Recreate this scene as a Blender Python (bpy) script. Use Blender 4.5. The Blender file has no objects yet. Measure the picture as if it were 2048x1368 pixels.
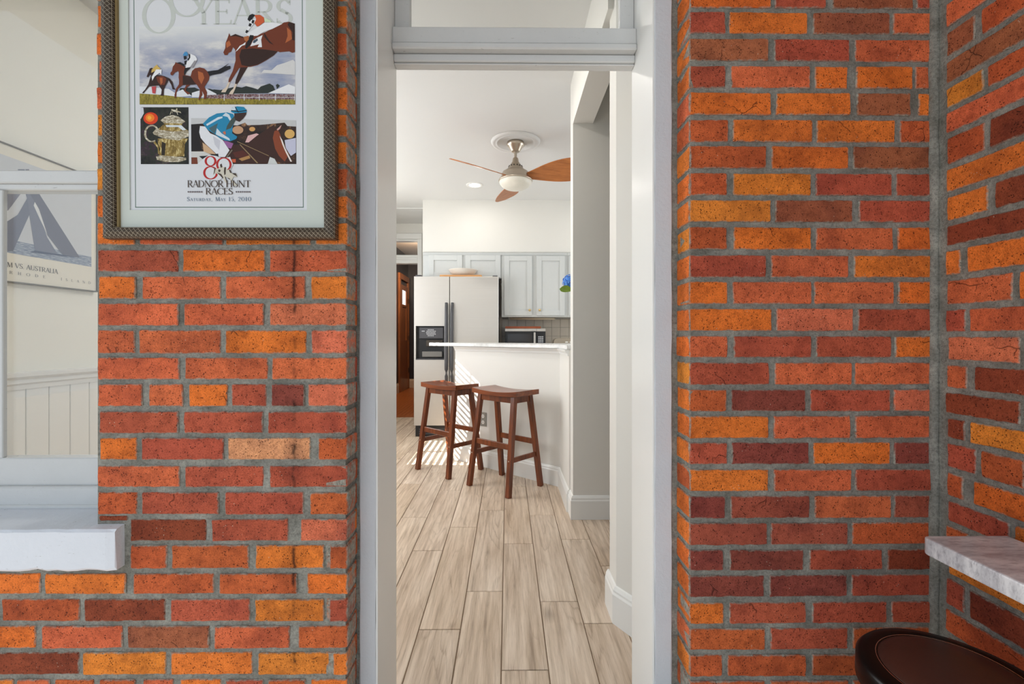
import bpy, bmesh, math, random
from mathutils import Vector, Matrix
R = math.radians
rnd = random.Random(7)
scene = bpy.context.scene
col = scene.collection

# ------------------------------------------------------------------ camera, sky, sun, exposure
CAMH, YAW, F, HORIZON = 1.10, R(0.56), 910.222, 676.0
cd = bpy.data.cameras.new('camera'); cam = bpy.data.objects.new('camera', cd); col.objects.link(cam)
cam.location = (0, 0, CAMH); cam.rotation_euler = (R(90), 0, -YAW)
cd.sensor_width = 36.0; cd.lens = 16.0; cd.clip_start = 0.02; cd.clip_end = 200
cd.shift_y = -(684.0 - HORIZON) / 2048.0
scene.camera = cam
world = bpy.data.worlds.new('sky'); scene.world = world; world.use_nodes = True
bg = world.node_tree.nodes['Background']
bg.inputs[0].default_value = (0.75, 0.87, 1.0, 1); bg.inputs[1].default_value = 1.0
def lamp(name, kind, energy, loc, rot=(0, 0, 0), color=(1, 1, 1), **kw):
    l = bpy.data.lights.new(name, kind); l.energy = energy; l.color = color
    for k, v in kw.items(): setattr(l, k, v)
    o = bpy.data.objects.new(name, l); col.objects.link(o); o.location = loc; o.rotation_euler = rot
    return o
SUN = Vector((1.0, -0.05, -0.86)).normalized()
sun = lamp('sun', 'SUN', 20.0, (-6, 6, 6), SUN.to_track_quat('-Z', 'Y').to_euler(), (1.0, 0.93, 0.82), angle=R(0.25))
# daylight of the blind window; the other two window lamps are added fill
lamp('daylight_window', 'AREA', 14.0, (-2.00, 4.49, 1.62), (0, R(-90), 0), (0.95, 0.98, 1.0), shape='RECTANGLE', size=1.45, size_y=1.02)
lamp('fill_left_window', 'AREA', 24.0, (-2.00, 3.0, 1.62), (0, R(-90), 0), (0.97, 0.98, 1.0), shape='RECTANGLE', size=1.45, size_y=0.95)
lamp('fill_right_window', 'AREA', 13.0, (2.22, 4.1, 1.65), (0, R(90), 0), (0.95, 0.98, 1.0), shape='RECTANGLE', size=1.1, size_y=1.6)
scene.view_settings.view_transform = 'Standard'; scene.view_settings.look = 'None'
scene.view_settings.exposure = 0.32; scene.view_settings.gamma = 1.0
scene.view_settings.use_curve_mapping = False

# ------------------------------------------------------------------ pixel rays of the photograph
def ray(px, py):
    cx = (px - 1024.0) / F; cz = -(py - HORIZON) / F
    s, c = math.sin(YAW), math.cos(YAW)
    return Vector((s + cx * c, c - cx * s, cz))
O = Vector((0, 0, CAMH))
def at(px, py, Y): d = ray(px, py); return O + d * (Y / d.y)
def atX(px, py, X): d = ray(px, py); return O + d * (X / d.x)
def atZ(px, py, Z): d = ray(px, py); return O + d * ((Z - CAMH) / d.z)

# ------------------------------------------------------------------ materials
def lin(c):
    r = []
    for v in c[:3]:
        v /= 255.0
        r.append(v / 12.92 if v <= 0.04045 else ((v + 0.055) / 1.055) ** 2.4)
    return (r[0], r[1], r[2], 1.0)
MATS = {}
class NT:
    def __init__(s, name):
        s.m = bpy.data.materials.new(name); s.m.use_nodes = True; s.t = s.m.node_tree
        s.b = s.t.nodes['Principled BSDF']; MATS[name] = s.m
    def n(s, typ, **kw):
        x = s.t.nodes.new(typ)
        for k, v in kw.items(): setattr(x, k, v)
        return x
    def l(s, a, b): s.t.links.new(a, b)
    def coord(s, scale=(1, 1, 1), kind='Object', rot=(0, 0, 0)):
        tc = s.n('ShaderNodeTexCoord'); mp = s.n('ShaderNodeMapping')
        mp.inputs['Scale'].default_value = scale; mp.inputs['Rotation'].default_value = rot
        s.l(tc.outputs[kind], mp.inputs[0]); return mp.outputs[0]
    def noise(s, vec, scale, detail=4, rough=0.55):
        x = s.n('ShaderNodeTexNoise'); x.inputs['Scale'].default_value = scale
        x.inputs['Detail'].default_value = detail; x.inputs['Roughness'].default_value = rough
        s.l(vec, x.inputs['Vector']); return x.outputs[0]
    def ramp(s, fac, stops):
        x = s.n('ShaderNodeValToRGB'); e = x.color_ramp.elements
        while len(e) < len(stops): e.new(0.5)
        for i, (p, c) in enumerate(stops):
            e[i].position = p; e[i].color = c if len(c) == 4 else (*c, 1)
        s.l(fac, x.inputs[0]); return x.outputs[0]
    def mix(s, fac, a, b, mode='MIX'):
        x = s.n('ShaderNodeMix', data_type='RGBA', blend_type=mode)
        for sock, v in ((x.inputs[0], fac), (x.inputs[6], a), (x.inputs[7], b)):
            if hasattr(v, 'is_output'): s.l(v, sock)
            else: sock.default_value = v
        return x.outputs[2]
    def math(s, op, a, b=0.0):
        x = s.n('ShaderNodeMath', operation=op)
        for sock, v in ((x.inputs[0], a), (x.inputs[1], b)):
            if hasattr(v, 'is_output'): s.l(v, sock)
            else: sock.default_value = v
        return x.outputs[0]
    def bump(s, h, strength=0.3, dist=0.002):
        x = s.n('ShaderNodeBump'); x.inputs['Strength'].default_value = strength
        x.inputs['Distance'].default_value = dist
        s.l(h, x.inputs['Height']); s.l(x.outputs[0], s.b.inputs['Normal'])
    def base(s, v):
        if hasattr(v, 'is_output'): s.l(v, s.b.inputs['Base Color'])
        else: s.b.inputs['Base Color'].default_value = v
    def set(s, rough=0.5, metal=0.0, spec=0.5):
        s.b.inputs['Roughness'].default_value = rough; s.b.inputs['Metallic'].default_value = metal
        s.b.inputs['Specular IOR Level'].default_value = spec
G0, G1 = (0, 0, 0, 1), (1, 1, 1, 1)
def plain(name, c, rough=0.5, metal=0.0, var=0.06, scale=30, spec=0.5, bump=0.0):
    k = NT(name); k.set(rough, metal, spec); b = lin(c); v = k.coord()
    n = k.noise(v, scale, 3)
    k.base(k.mix(n, tuple(max(0, x * (1 - var)) for x in b[:3]) + (1,), tuple(min(1, x * (1 + var)) for x in b[:3]) + (1,)))
    if bump: k.bump(k.noise(v, scale * 4, 4), bump, 0.002)
    return k.m
def painted(name, c, rough=0.45, chips=0.0, bump=0.25, scale=60):
    k = NT(name); k.set(rough); v = k.coord(); b = lin(c)
    n = k.noise(v, 9, 5)
    cl = k.mix(n, tuple(x * 0.93 for x in b[:3]) + (1,), tuple(min(1, x * 1.04) for x in b[:3]) + (1,))
    if chips:
        w = k.noise(k.coord((14, 14, 70)), 3.0, 6, 0.7)
        cl = k.mix(k.ramp(w, [(0.66, G0), (0.70, G1)]), cl, lin((150, 146, 140)))
    k.base(cl); k.bump(k.noise(v, scale, 6, 0.65), bump, 0.003); return k.m
def wood(name, c1, c2, rough=0.35, axis=0, scale=18, spec=0.5):
    k = NT(name); k.set(rough, 0, spec); sc = [scale, scale, scale]; sc[axis] = scale * 0.07
    v = k.coord(tuple(sc)); n = k.noise(v, 2.2, 6, 0.6)
    k.base(k.ramp(n, [(0.3, lin(c1)), (0.7, lin(c2))])); k.bump(n, 0.08, 0.001); return k.m

def brick_material(name, axis):
    """axis: the world axis the course runs along (0 or 1); object colour carries the brick's colour, its alpha the brick's length"""
    k = NT(name); k.set(0.88, 0, 0.22); v = k.coord()
    oi = k.n('ShaderNodeObjectInfo'); own = oi.outputs['Color']
    big = k.noise(v, 9, 4, 0.6); mid = k.noise(v, 55, 6, 0.72); fine = k.noise(v, 380, 3, 0.6)
    dark = k.mix(1.0, own, (0.50, 0.46, 0.56, 1), 'MULTIPLY')
    c = k.mix(k.ramp(big, [(0.44, G0), (0.72, (0.85,) * 3)]), own, dark)
    c = k.mix(1.0, c, k.ramp(mid, [(0.28, (0.62, 0.58, 0.56)), (0.50, (0.95, 0.95, 0.95)), (0.75, (1.12, 1.14, 1.16))]), 'MULTIPLY')
    c = k.mix(1.0, c, k.ramp(fine, [(0.32, (0.66, 0.62, 0.60)), (0.52, (1, 1, 1)), (0.72, (1.10, 1.12, 1.15))]), 'MULTIPLY')
    vo = k.n('ShaderNodeTexVoronoi'); vo.inputs['Scale'].default_value = 190; k.l(v, vo.inputs['Vector'])
    pit = k.math('MULTIPLY', k.ramp(vo.outputs['Distance'], [(0.14, G1), (0.32, G0)]), k.ramp(k.noise(v, 75, 3), [(0.48, G0), (0.58, G1)]))
    c = k.mix(k.math('MULTIPLY', pit, 0.8), c, lin((66, 30, 20)))
    vo2 = k.n('ShaderNodeTexVoronoi'); vo2.inputs['Scale'].default_value = 110; k.l(k.coord((1.1, 1.3, 0.9)), vo2.inputs['Vector'])
    chip = k.math('MULTIPLY', k.ramp(vo2.outputs['Distance'], [(0.08, G1), (0.15, G0)]), k.ramp(k.noise(v, 24, 2), [(0.60, G0), (0.66, G1)]))
    c = k.mix(k.math('MULTIPLY', chip, 0.8), c, lin((214, 196, 176)))
    # hairline cracks in a few bricks
    cv = k.n('ShaderNodeTexVoronoi', feature='DISTANCE_TO_EDGE'); cv.inputs['Scale'].default_value = 9
    wv = k.n('ShaderNodeVectorMath', operation='ADD'); k.l(v, wv.inputs[0])
    wn = k.n('ShaderNodeTexNoise'); wn.inputs['Scale'].default_value = 30; k.l(v, wn.inputs['Vector']); sc = k.n('ShaderNodeVectorMath', operation='SCALE'); k.l(wn.outputs['Color'], sc.inputs[0]); sc.inputs['Scale'].default_value = 0.03; k.l(sc.outputs[0], wv.inputs[1]); k.l(wv.outputs[0], cv.inputs['Vector'])
    crk = k.math('MULTIPLY', k.ramp(cv.outputs['Distance'], [(0.002, G1), (0.009, G0)]), k.ramp(k.noise(v, 8, 2), [(0.63, G0), (0.66, G1)]))
    c = k.mix(k.math('MULTIPLY', crk, 0.6), c, lin((60, 30, 22)))
    # smeared mortar that eats raggedly into the arrises
    tc = k.n('ShaderNodeTexCoord'); g = k.n('ShaderNodeSeparateXYZ'); k.l(tc.outputs['Generated'], g.inputs[0])
    def edge(o): return k.math('MINIMUM', o, k.math('SUBTRACT', 1.0, o))
    du = k.math('MULTIPLY', edge(g.outputs[axis]), oi.outputs['Alpha']); dz = k.math('MULTIPLY', edge(g.outputs[2]), 0.054)
    de = k.math('ADD', k.math('MINIMUM', du, dz), k.math('MULTIPLY', k.math('SUBTRACT', k.noise(v, 48, 5, 0.72), 0.5), 0.0125))
    sm = k.ramp(de, [(0.0004, G1), (0.0016, G0)])
    c = k.mix(sm, c, k.ramp(k.noise(v, 120, 4, 0.7), [(0.35, lin((122, 118, 107))), (0.6, lin((168, 164, 152)))]))
    # water stain that runs down the left pier
    sx = k.n('ShaderNodeSeparateXYZ'); k.l(tc.outputs['Object'], sx.inputs[0])
    wob = k.noise(k.coord((1, 1, 6)), 4, 4, 0.7)
    xx = k.math('ADD', sx.outputs[0], k.math('MULTIPLY', k.math('SUBTRACT', wob, 0.5), 0.020))
    dist = k.math('ABSOLUTE', k.math('ADD', xx, 0.530))
    thin = k.ramp(dist, [(0.002, G1), (0.007, G0)]); wide = k.ramp(dist, [(0.0, (0.34,) * 3), (0.040, G0)])
    gate = k.ramp(k.noise(k.coord((0.2, 0.2, 1)), 16, 3), [(0.42, G0), (0.58, G1)])
    st = k.math('MAXIMUM', k.math('MULTIPLY', thin, k.math('MULTIPLY', gate, 0.9)), k.math('MULTIPLY', wide, gate))
    c = k.mix(st, c, lin((30, 20, 18)))
    k.base(c)
    h = k.math('ADD', k.math('MULTIPLY', mid, 0.8), k.math('SUBTRACT', k.math('MULTIPLY', fine, 0.35), k.math('MULTIPLY', pit, 0.6)))
    k.bump(k.math('SUBTRACT', h, k.math('MULTIPLY', crk, 0.6)), 1.0, 0.0042); return k.m
def mortar_material():
    k = NT('grey_mortar'); k.set(0.92, 0, 0.2); v = k.coord()
    big = k.noise(v, 13, 5, 0.65); fine = k.noise(v, 130, 5, 0.75)
    c = k.ramp(big, [(0.30, lin((134, 132, 122))), (0.5, lin((160, 158, 149))), (0.68, lin((188, 185, 174)))])
    c = k.mix(1.0, c, k.ramp(fine, [(0.32, (0.55,) * 3), (0.5, (0.92,) * 3), (0.7, (1.12, 1.12, 1.12))]), 'MULTIPLY')
    # dark shrinkage lines
    cr = k.ramp(k.noise(k.coord((1, 1, 3)), 34, 4, 0.8), [(0.485, G0), (0.5, G1), (0.515, G0)])
    c = k.mix(k.math('MULTIPLY', cr, 0.45), c, lin((62, 58, 52)))
    k.base(c); k.bump(k.math('ADD', big, k.math('MULTIPLY', fine, 0.7)), 1.0, 0.010); return k.m
def plank_material():
    k = NT('wood_look_tile'); k.set(0.38, 0, 0.4)
    oi = k.n('ShaderNodeObjectInfo'); tc = k.n('ShaderNodeTexCoord')
    off = k.n('ShaderNodeVectorMath', operation='ADD'); rv = k.n('ShaderNodeCombineXYZ')
    k.l(k.math('MULTIPLY', oi.outputs['Random'], 37.0), rv.inputs[0]); k.l(k.math('MULTIPLY', oi.outputs['Random'], 91.0), rv.inputs[1])
    k.l(tc.outputs['Object'], off.inputs[0]); k.l(rv.outputs[0], off.inputs[1])
    def mp(s):
        m = k.n('ShaderNodeMapping'); m.inputs['Scale'].default_value = s; k.l(off.outputs[0], m.inputs[0]); return m.outputs[0]
    grain = k.noise(mp((26, 1.3, 1)), 1.6, 6, 0.62)
    fine = k.noise(mp((150, 6, 1)), 1.5, 4, 0.65)
    big = k.noise(mp((5, 1.1, 1)), 1.0, 3)
    # growth-ring contours: thin darker lines that run with the board and close into cathedrals
    fld = k.math('ADD', k.noise(mp((7.5, 0.75, 1)), 1.0, 2, 0.4), k.math('MULTIPLY', fine, 0.035))
    ringl = k.ramp(k.math('FRACT', k.math('MULTIPLY', fld, 17.0)), [(0.0, (0.70, 0.66, 0.62)), (0.16, (0.92, 0.91, 0.90)), (0.4, (1, 1, 1)), (0.9, (1, 1, 1)), (1.0, (0.70, 0.66, 0.62))])
    c = k.ramp(grain, [(0.28, lin((170, 152, 134))), (0.45, lin((206, 189, 170))), (0.60, lin((226, 212, 196))), (0.8, lin((238, 227, 213)))])
    c = k.mix(1.0, c, k.ramp(big, [(0.3, (0.86, 0.83, 0.80)), (0.62, (1, 1, 1))]), 'MULTIPLY')
    c = k.mix(k.ramp(k.noise(mp((6, 1.4, 1)), 1.3, 2), [(0.40, (0.15,) * 3), (0.62, (0.95,) * 3)]), c, k.mix(1.0, c, ringl, 'MULTIPLY'))
    c = k.mix(1.0, c, k.ramp(fine, [(0.30, (0.80, 0.78, 0.76)), (0.48, (1, 1, 1))]), 'MULTIPLY')
    vo = k.n('ShaderNodeTexVoronoi'); vo.inputs['Scale'].default_value = 1.0; k.l(mp((5.2, 2.6, 1)), vo.inputs['Vector'])
    kn = k.math('MULTIPLY', k.ramp(vo.outputs['Distance'], [(0.03, G1), (0.17, G0)]), k.ramp(vo.outputs['Color'], [(0.50, G0), (0.55, G1)]))
    c = k.mix(k.math('MULTIPLY', kn, 0.75), c, lin((112, 98, 86)))
    tint = k.ramp(oi.outputs['Random'], [(0.0, (0.90, 0.86, 0.82)), (0.35, (1.0, 0.98, 0.96)), (0.7, (0.94, 0.89, 0.83)), (1.0, (1.03, 1.01, 1.0))])
    k.base(k.mix(1.0, c, tint, 'MULTIPLY')); k.bump(fine, 0.12, 0.001); return k.m
def marble_material(name, a, b, vein, sc=(1, 1, 1)):
    k = NT(name); k.set(0.28, 0, 0.5); v = k.coord(sc)
    n = k.noise(v, 5, 7, 0.65); n2 = k.noise(v, 16, 6, 0.7)
    c = k.ramp(n, [(0.25, lin(vein)), (0.45, lin(b)), (0.62, lin(a))])
    k.base(k.mix(k.ramp(n2, [(0.36, (0.55,) * 3), (0.5, G0)]), c, lin(vein))); return k.m
def hatch_material():
    k = NT('bronze_hatched_frame'); k.set(0.42, 0.55, 0.5)
    tc = k.n('ShaderNodeTexCoord'); s = k.n('ShaderNodeSeparateXYZ'); k.l(tc.outputs['Object'], s.inputs[0])
    a = k.math('ADD', s.outputs[0], s.outputs[2]); b = k.math('SUBTRACT', s.outputs[0], s.outputs[2])
    def line(v, p, w): return k.ramp(k.math('FRACT', k.math('MULTIPLY', v, p)), [(0, G1), (w, G1), (w + 0.09, G0), (1, G0)])
    dl = k.math('MAXIMUM', line(a, 95, 0.04), k.math('MULTIPLY', line(b, 95, 0.04), 0.55))
    k.base(k.mix(dl, lin((70, 58, 46)), lin((196, 184, 164)))); k.bump(dl, 0.4, 0.001); return k.m
def photo_sky():
    k = NT('printed_sky'); k.set(0.55, 0, 0.3)
    n = k.noise(k.coord((6, 1, 16)), 1.6, 5, 0.6); n2 = k.noise(k.coord((1, 1, 1)), 60, 3)
    c = k.ramp(n, [(0.35, lin((140, 150, 178))), (0.52, lin((172, 174, 188))), (0.64, lin((214, 211, 208)))])
    tc = k.n('ShaderNodeTexCoord'); s = k.n('ShaderNodeSeparateXYZ'); k.l(tc.outputs['Object'], s.inputs[0])
    up = k.n('ShaderNodeMapRange'); up.inputs[1].default_value = 1.79; up.inputs[2].default_value = 1.86
    k.l(s.outputs[2], up.inputs[0])
    k.base(k.mix(up.outputs[0], c, lin((222, 223, 222)))); return k.m
def noise_print(name, stops, sc, scale):
    k = NT(name); k.set(0.55, 0, 0.3); n = k.noise(k.coord(sc), scale, 4, 0.7)
    k.base(k.ramp(n, [(p, lin(c)) for p, c in stops])); return k.m
def brushed(name, c, rough=0.36):
    k = NT(name); k.set(rough, 0.85); n = k.noise(k.coord((2, 2, 260)), 1.0, 3)
    b = lin(c); k.base(k.mix(n, tuple(x * 0.9 for x in b[:3]) + (1,), b)); k.bump(n, 0.03, 0.0005); return k.m
def emit(name, c, e):
    k = NT(name); k.base(lin(c)); k.b.inputs['Emission Color'].default_value = lin(c); k.b.inputs['Emission Strength'].default_value = e; return k.m
def glass(name, fac=0.05):
    m = bpy.data.materials.new(name); m.use_nodes = True; t = m.node_tree; t.nodes.remove(t.nodes['Principled BSDF'])
    a = t.nodes.new('ShaderNodeBsdfTransparent'); a.inputs[0].default_value = (0.97, 0.98, 0.98, 1)
    g = t.nodes.new('ShaderNodeBsdfGlossy'); g.inputs['Roughness'].default_value = 0.02
    x = t.nodes.new('ShaderNodeMixShader'); x.inputs[0].default_value = fac
    t.links.new(a.outputs[0], x.inputs[1]); t.links.new(g.outputs[0], x.inputs[2])
    t.links.new(x.outputs[0], t.nodes['Material Output'].inputs[0]); MATS[name] = m; return m

BRICK, BRICKY, MORTAR, PLANK = brick_material('fired_brick', 0), brick_material('fired_brick_return', 1), mortar_material(), plank_material()
WHITEWALL = plain('white_wall_paint', (224, 222, 216), 0.6, var=0.015, scale=4)
CREAMWALL = plain('cream_wall_paint', (238, 235, 225), 0.6, var=0.015, scale=4)
CEIL = plain('ceiling_paint', (218, 218, 216), 0.7, var=0.012, scale=4)
TRIM = plain('trim_gloss_paint', (234, 234, 231), 0.3, var=0.015, scale=6)
OLDPAINT = painted('weathered_white_paint', (206, 209, 214), 0.5, 0.0, 0.5, 110)
SASHPAINT = painted('flaking_sash_paint', (208, 208, 207), 0.5, 1.0, 0.3, 70)
SILLPAINT = painted('chipped_sill_paint', (220, 223, 230), 0.5, 1.0, 0.5, 50)
GLASS = glass('window_glass')
GROUT = plain('brown_grout', (134, 112, 90), 0.9)
CONCRETE = plain('porch_concrete', (112, 112, 112), 0.9, scale=10)

# ------------------------------------------------------------------ mesh helpers
def link(o, parent=None, label=None, cat=None, group=None, kind=None):
    col.objects.link(o)
    if parent is not None:
        o.parent = parent
        o.matrix_parent_inverse = PM.get(parent.name, Matrix()).inverted()
    tag(o, label, cat, group, kind); return o
def tag(o, label=None, cat=None, group=None, kind=None):
    if label: o['label'] = label
    if cat: o['category'] = cat
    if group: o['group'] = group
    if kind: o['kind'] = kind
    return o
PM = {}
def empty(name, loc, label=None, cat=None, group=None, kind=None):
    o = bpy.data.objects.new(name, None); o.empty_display_size = 0.1; o.location = loc; col.objects.link(o)
    PM[o.name] = Matrix.Translation(Vector(loc)); return tag(o, label, cat, group, kind)
def mesh(name, verts, faces, mats, parent=None, midx=None, smooth=False, **kw):
    me = bpy.data.meshes.new(name); me.from_pydata([tuple(v) for v in verts], [], faces)
    for m in (mats if isinstance(mats, (list, tuple)) else [mats]): me.materials.append(m)
    if midx: me.polygons.foreach_set('material_index', midx)
    if smooth: me.polygons.foreach_set('use_smooth', [True] * len(me.polygons))
    me.update(); return link(bpy.data.objects.new(name, me), parent, **kw)
def frombm(name, bm, mats, parent=None, smooth=False, **kw):
    bmesh.ops.recalc_face_normals(bm, faces=bm.faces[:])
    me = bpy.data.meshes.new(name); bm.to_mesh(me); bm.free()
    for m in (mats if isinstance(mats, (list, tuple)) else [mats]): me.materials.append(m)
    if smooth: me.polygons.foreach_set('use_smooth', [True] * len(me.polygons))
    return link(bpy.data.objects.new(name, me), parent, **kw)
def bmbox(bm, x0, x1, y0, y1, z0, z1, bev=0.0, mi=0):
    vs = [bm.verts.new((x, y, z)) for x in (x0, x1) for y in (y0, y1) for z in (z0, z1)]
    fs = [bm.faces.new([vs[i] for i in f]) for f in ((0, 1, 3, 2), (4, 6, 7, 5), (0, 4, 5, 1), (2, 3, 7, 6), (0, 2, 6, 4), (1, 5, 7, 3))]
    for f in fs: f.material_index = mi
    if bev:
        ed = list({e for f in fs for e in f.edges})
        bmesh.ops.bevel(bm, geom=ed, offset=bev, segments=1, affect='EDGES', profile=0.5)
def box(name, b, mat, parent=None, bev=0.0, **kw):
    bm = bmesh.new(); bmbox(bm, *b, bev=bev); return frombm(name, bm, mat, parent, **kw)
def boxes(name, bs, mat, parent=None, bev=0.0, **kw):
    bm = bmesh.new()
    for b in bs: bmbox(bm, *b, bev=bev)
    return frombm(name, bm, mat, parent, **kw)
def bmprism(bm, pts, z0, z1, bev=0.0):
    a = [bm.verts.new((x, y, z0)) for x, y in pts]; b = [bm.verts.new((x, y, z1)) for x, y in pts]; n = len(pts)
    fs = [bm.faces.new(a[::-1]), bm.faces.new(b)] + [bm.faces.new((a[i], a[(i + 1) % n], b[(i + 1) % n], b[i])) for i in range(n)]
    if bev: bmesh.ops.bevel(bm, geom=list({e for f in fs for e in f.edges}), offset=bev, segments=2, affect='EDGES', profile=0.5)
def prism(name, pts, z0, z1, mat, parent=None, bev=0.0, **kw):
    bm = bmesh.new(); bmprism(bm, pts, z0, z1, bev); return frombm(name, bm, mat, parent, **kw)
def bmlathe(bm, prof, c=(0, 0, 0), seg=32, close=True):
    rings = []
    for r, z in prof:
        rings.append([bm.verts.new((c[0] + r * math.cos(2 * math.pi * i / seg), c[1] + r * math.sin(2 * math.pi * i / seg), c[2] + z)) for i in range(seg)] if r > 1e-6 else [bm.verts.new((c[0], c[1], c[2] + z))])
    for a, b in zip(rings, rings[1:]):
        for i in range(seg):
            j = (i + 1) % seg
            q = [a[i % len(a)], a[j % len(a)], b[j % len(b)], b[i % len(b)]]
            q = list(dict.fromkeys(q))
            if len(q) > 2: bm.faces.new(q)
def lathe(name, prof, c, mat, parent=None, seg=32, **kw):
    bm = bmesh.new(); bmlathe(bm, prof, c, seg); return frombm(name, bm, mat, parent, smooth=True, **kw)
def bmtube(bm, pts, r, seg=8, radii=None):
    pts = [Vector(p) for p in pts]; rings = []
    for i, p in enumerate(pts):
        t = (pts[min(i + 1, len(pts) - 1)] - pts[max(i - 1, 0)]).normalized()
        u = t.orthogonal().normalized() if abs(t.z) > 0.99 else t.cross(Vector((0, 0, 1))).normalized(); w = t.cross(u)
        rr = radii[i] if radii else r
        rings.append([bm.verts.new(p + (u * math.cos(2 * math.pi * k / seg) + w * math.sin(2 * math.pi * k / seg)) * rr) for k in range(seg)])
    for a, b in zip(rings, rings[1:]):
        for k in range(seg): bm.faces.new((a[k], a[(k + 1) % seg], b[(k + 1) % seg], b[k]))
    bm.faces.new(rings[0][::-1]); bm.faces.new(rings[-1])
def tube(name, pts, r, mat, parent=None, seg=8, radii=None, **kw):
    bm = bmesh.new(); bmtube(bm, pts, r, seg, radii); return frombm(name, bm, mat, parent, smooth=True, **kw)
def wallprof(name, path, prof, mat, parent=None, **kw):
    """sweep a moulding profile [(out, z)...] along a plan polyline; out is to the left-hand side of the path, mitred"""
    P = [Vector((x, y)) for x, y in path]; n = len(P); nor = []
    for i in range(n - 1):
        d = (P[i + 1] - P[i]).normalized(); nor.append(Vector((-d.y, d.x)))
    off = []
    for i in range(n):
        if i == 0: off.append(nor[0])
        elif i == n - 1: off.append(nor[-1])
        else:
            m = (nor[i - 1] + nor[i]); m.normalize(); off.append(m / max(0.3, m.dot(nor[i])))
    vs = []; k = len(prof)
    for i in range(n):
        for o, z in prof: q = P[i] + off[i] * o; vs.append((q.x, q.y, z))
    fs = [(i * k + j, (i + 1) * k + j, (i + 1) * k + (j + 1) % k, i * k + (j + 1) % k) for i in range(n - 1) for j in range(k)]
    fs += [tuple(range(k))[::-1], tuple(range((n - 1) * k, n * k))]
    bm = bmesh.new(); bv = [bm.verts.new(v) for v in vs]
    for f in fs: bm.faces.new([bv[i] for i in f])
    return frombm(name, bm, mat, parent, **kw)
BASEPROF = [(0, 0), (0.016, 0), (0.016, 0.112), (0.012, 0.120), (0.012, 0.128), (0.006, 0.140), (0, 0.143)]

# ------------------------------------------------------------------ brickwork
FACE = 1.135                       # the brick facade
XL, XR = -0.4004, 0.4555           # brick corners of the door opening
XSIDE = 1.073                      # brick side wall
PAL = {'o': (206, 104, 42), 'y': (216, 118, 44), 's': (224, 140, 98), 'r': (188, 94, 58), 'd': (160, 76, 54), 'm': (124, 60, 50),
       'b': (146, 84, 56), 'k': (126, 60, 38), 'p': (188, 100, 70), 't': (172, 84, 46), 'n': (146, 74, 55)}
def brick(parent, org, U, N, u0, u1, z0, z1, c, depth=0.06, proud=0.0, ju=10):
    """one brick: front outline jittered, arrises worn, set on the plane through org with axes U (along the course) and N (outwards)"""
    org, U, N = Vector(org), Vector(U), Vector(N); V = Vector((0, 0, 1))
    L, H = u1 - u0, z1 - z0; nu = max(3, min(ju, int(L / 0.016))); j = 0.0014; u0 -= 0.001; u1 += 0.001; z0 -= 0.001; z1 += 0.001
    pts = []
    def e(a, b, n):
        for i in range(n): t = i / n; pts.append((a[0] + (b[0] - a[0]) * t, a[1] + (b[1] - a[1]) * t))
    cr = min(0.0028, L * 0.15)
    e((u0 + cr, z0), (u1 - cr, z0), nu); e((u1 - cr, z0), (u1, z0 + cr), 1); e((u1, z0 + cr), (u1, z1 - cr), 2); e((u1, z1 - cr), (u1 - cr, z1), 1)
    e((u1 - cr, z1), (u0 + cr, z1), nu); e((u0 + cr, z1), (u0, z1 - cr), 1); e((u0, z1 - cr), (u0, z0 + cr), 2); e((u0, z0 + cr), (u0 + cr, z0), 1)
    pts = [(a + rnd.uniform(-j, j), b + rnd.uniform(-j, j)) for a, b in pts]
    cu, cz = (u0 + u1) / 2, (z0 + z1) / 2; n = len(pts); pr = proud + rnd.uniform(-0.0012, 0.0012)
    tl = rnd.uniform(-0.002, 0.002) / max(L, 0.05)
    def P(a, b, d): return org + U * a + V * b + N * (d + tl * (a - cu))
    ins = lambda a, b, q: (a - math.copysign(min(q, abs(a - cu) * 0.5), a - cu), b - math.copysign(min(q, abs(b - cz) * 0.5), b - cz))
    vs = [P(*ins(a, b, 0.0022), pr) for a, b in pts] + [P(a, b, pr - 0.0022) for a, b in pts] + [P(a, b, -depth) for a, b in pts]
    flip = U.cross(V).dot(N) < 0
    fs = [tuple(range(n))] + [(i + r * n, i + (r + 1) * n, (i + 1) % n + (r + 1) * n, (i + 1) % n + r * n) for r in (0, 1) for i in range(n)]
    if flip: fs = [f[::-1] for f in fs]
    o = mesh('brick', vs, fs, BRICK if abs(U.x) > 0.5 else BRICKY, parent)
    b = lin(PAL[c]); v = rnd.uniform(0.92, 1.08) * 1.6
    o.color = (min(0.92, b[0] * v), b[1] * v * rnd.uniform(0.94, 1.06), b[2] * v, L)
    return o
def course(parent, cells, y0, y1, cols, Y=FACE, jw=0):
    zt, zb = at(500, y0, Y).z, at(500, y1, Y).z
    for (a, b), c in zip(cells, cols):
        xa, xb = (a if isinstance(a, complex) else at(a, 600, Y).x), (b if isinstance(b, complex) else at(b, 600, Y).x)
        xa = xa.real if isinstance(xa, complex) else xa; xb = xb.real if isinstance(xb, complex) else xb
        # rows follow the photograph's slight fall of the courses across the facade
        s0 = at((a if not isinstance(a, complex) else 0), y0, Y).z if not isinstance(a, complex) else zt
        s1 = at((a if not isinstance(a, complex) else 0), y1, Y).z if not isinstance(a, complex) else zb
        brick(parent, (0, Y, 0), (1, 0, 0), (0, -1, 0), xa, xb, s1, s0, c)
def cells(start, joints, end):
    out, a = [], start
    for j0, j1 in joints: out.append((a, j0)); a = j1
    return out + [(a, end)]

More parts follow.
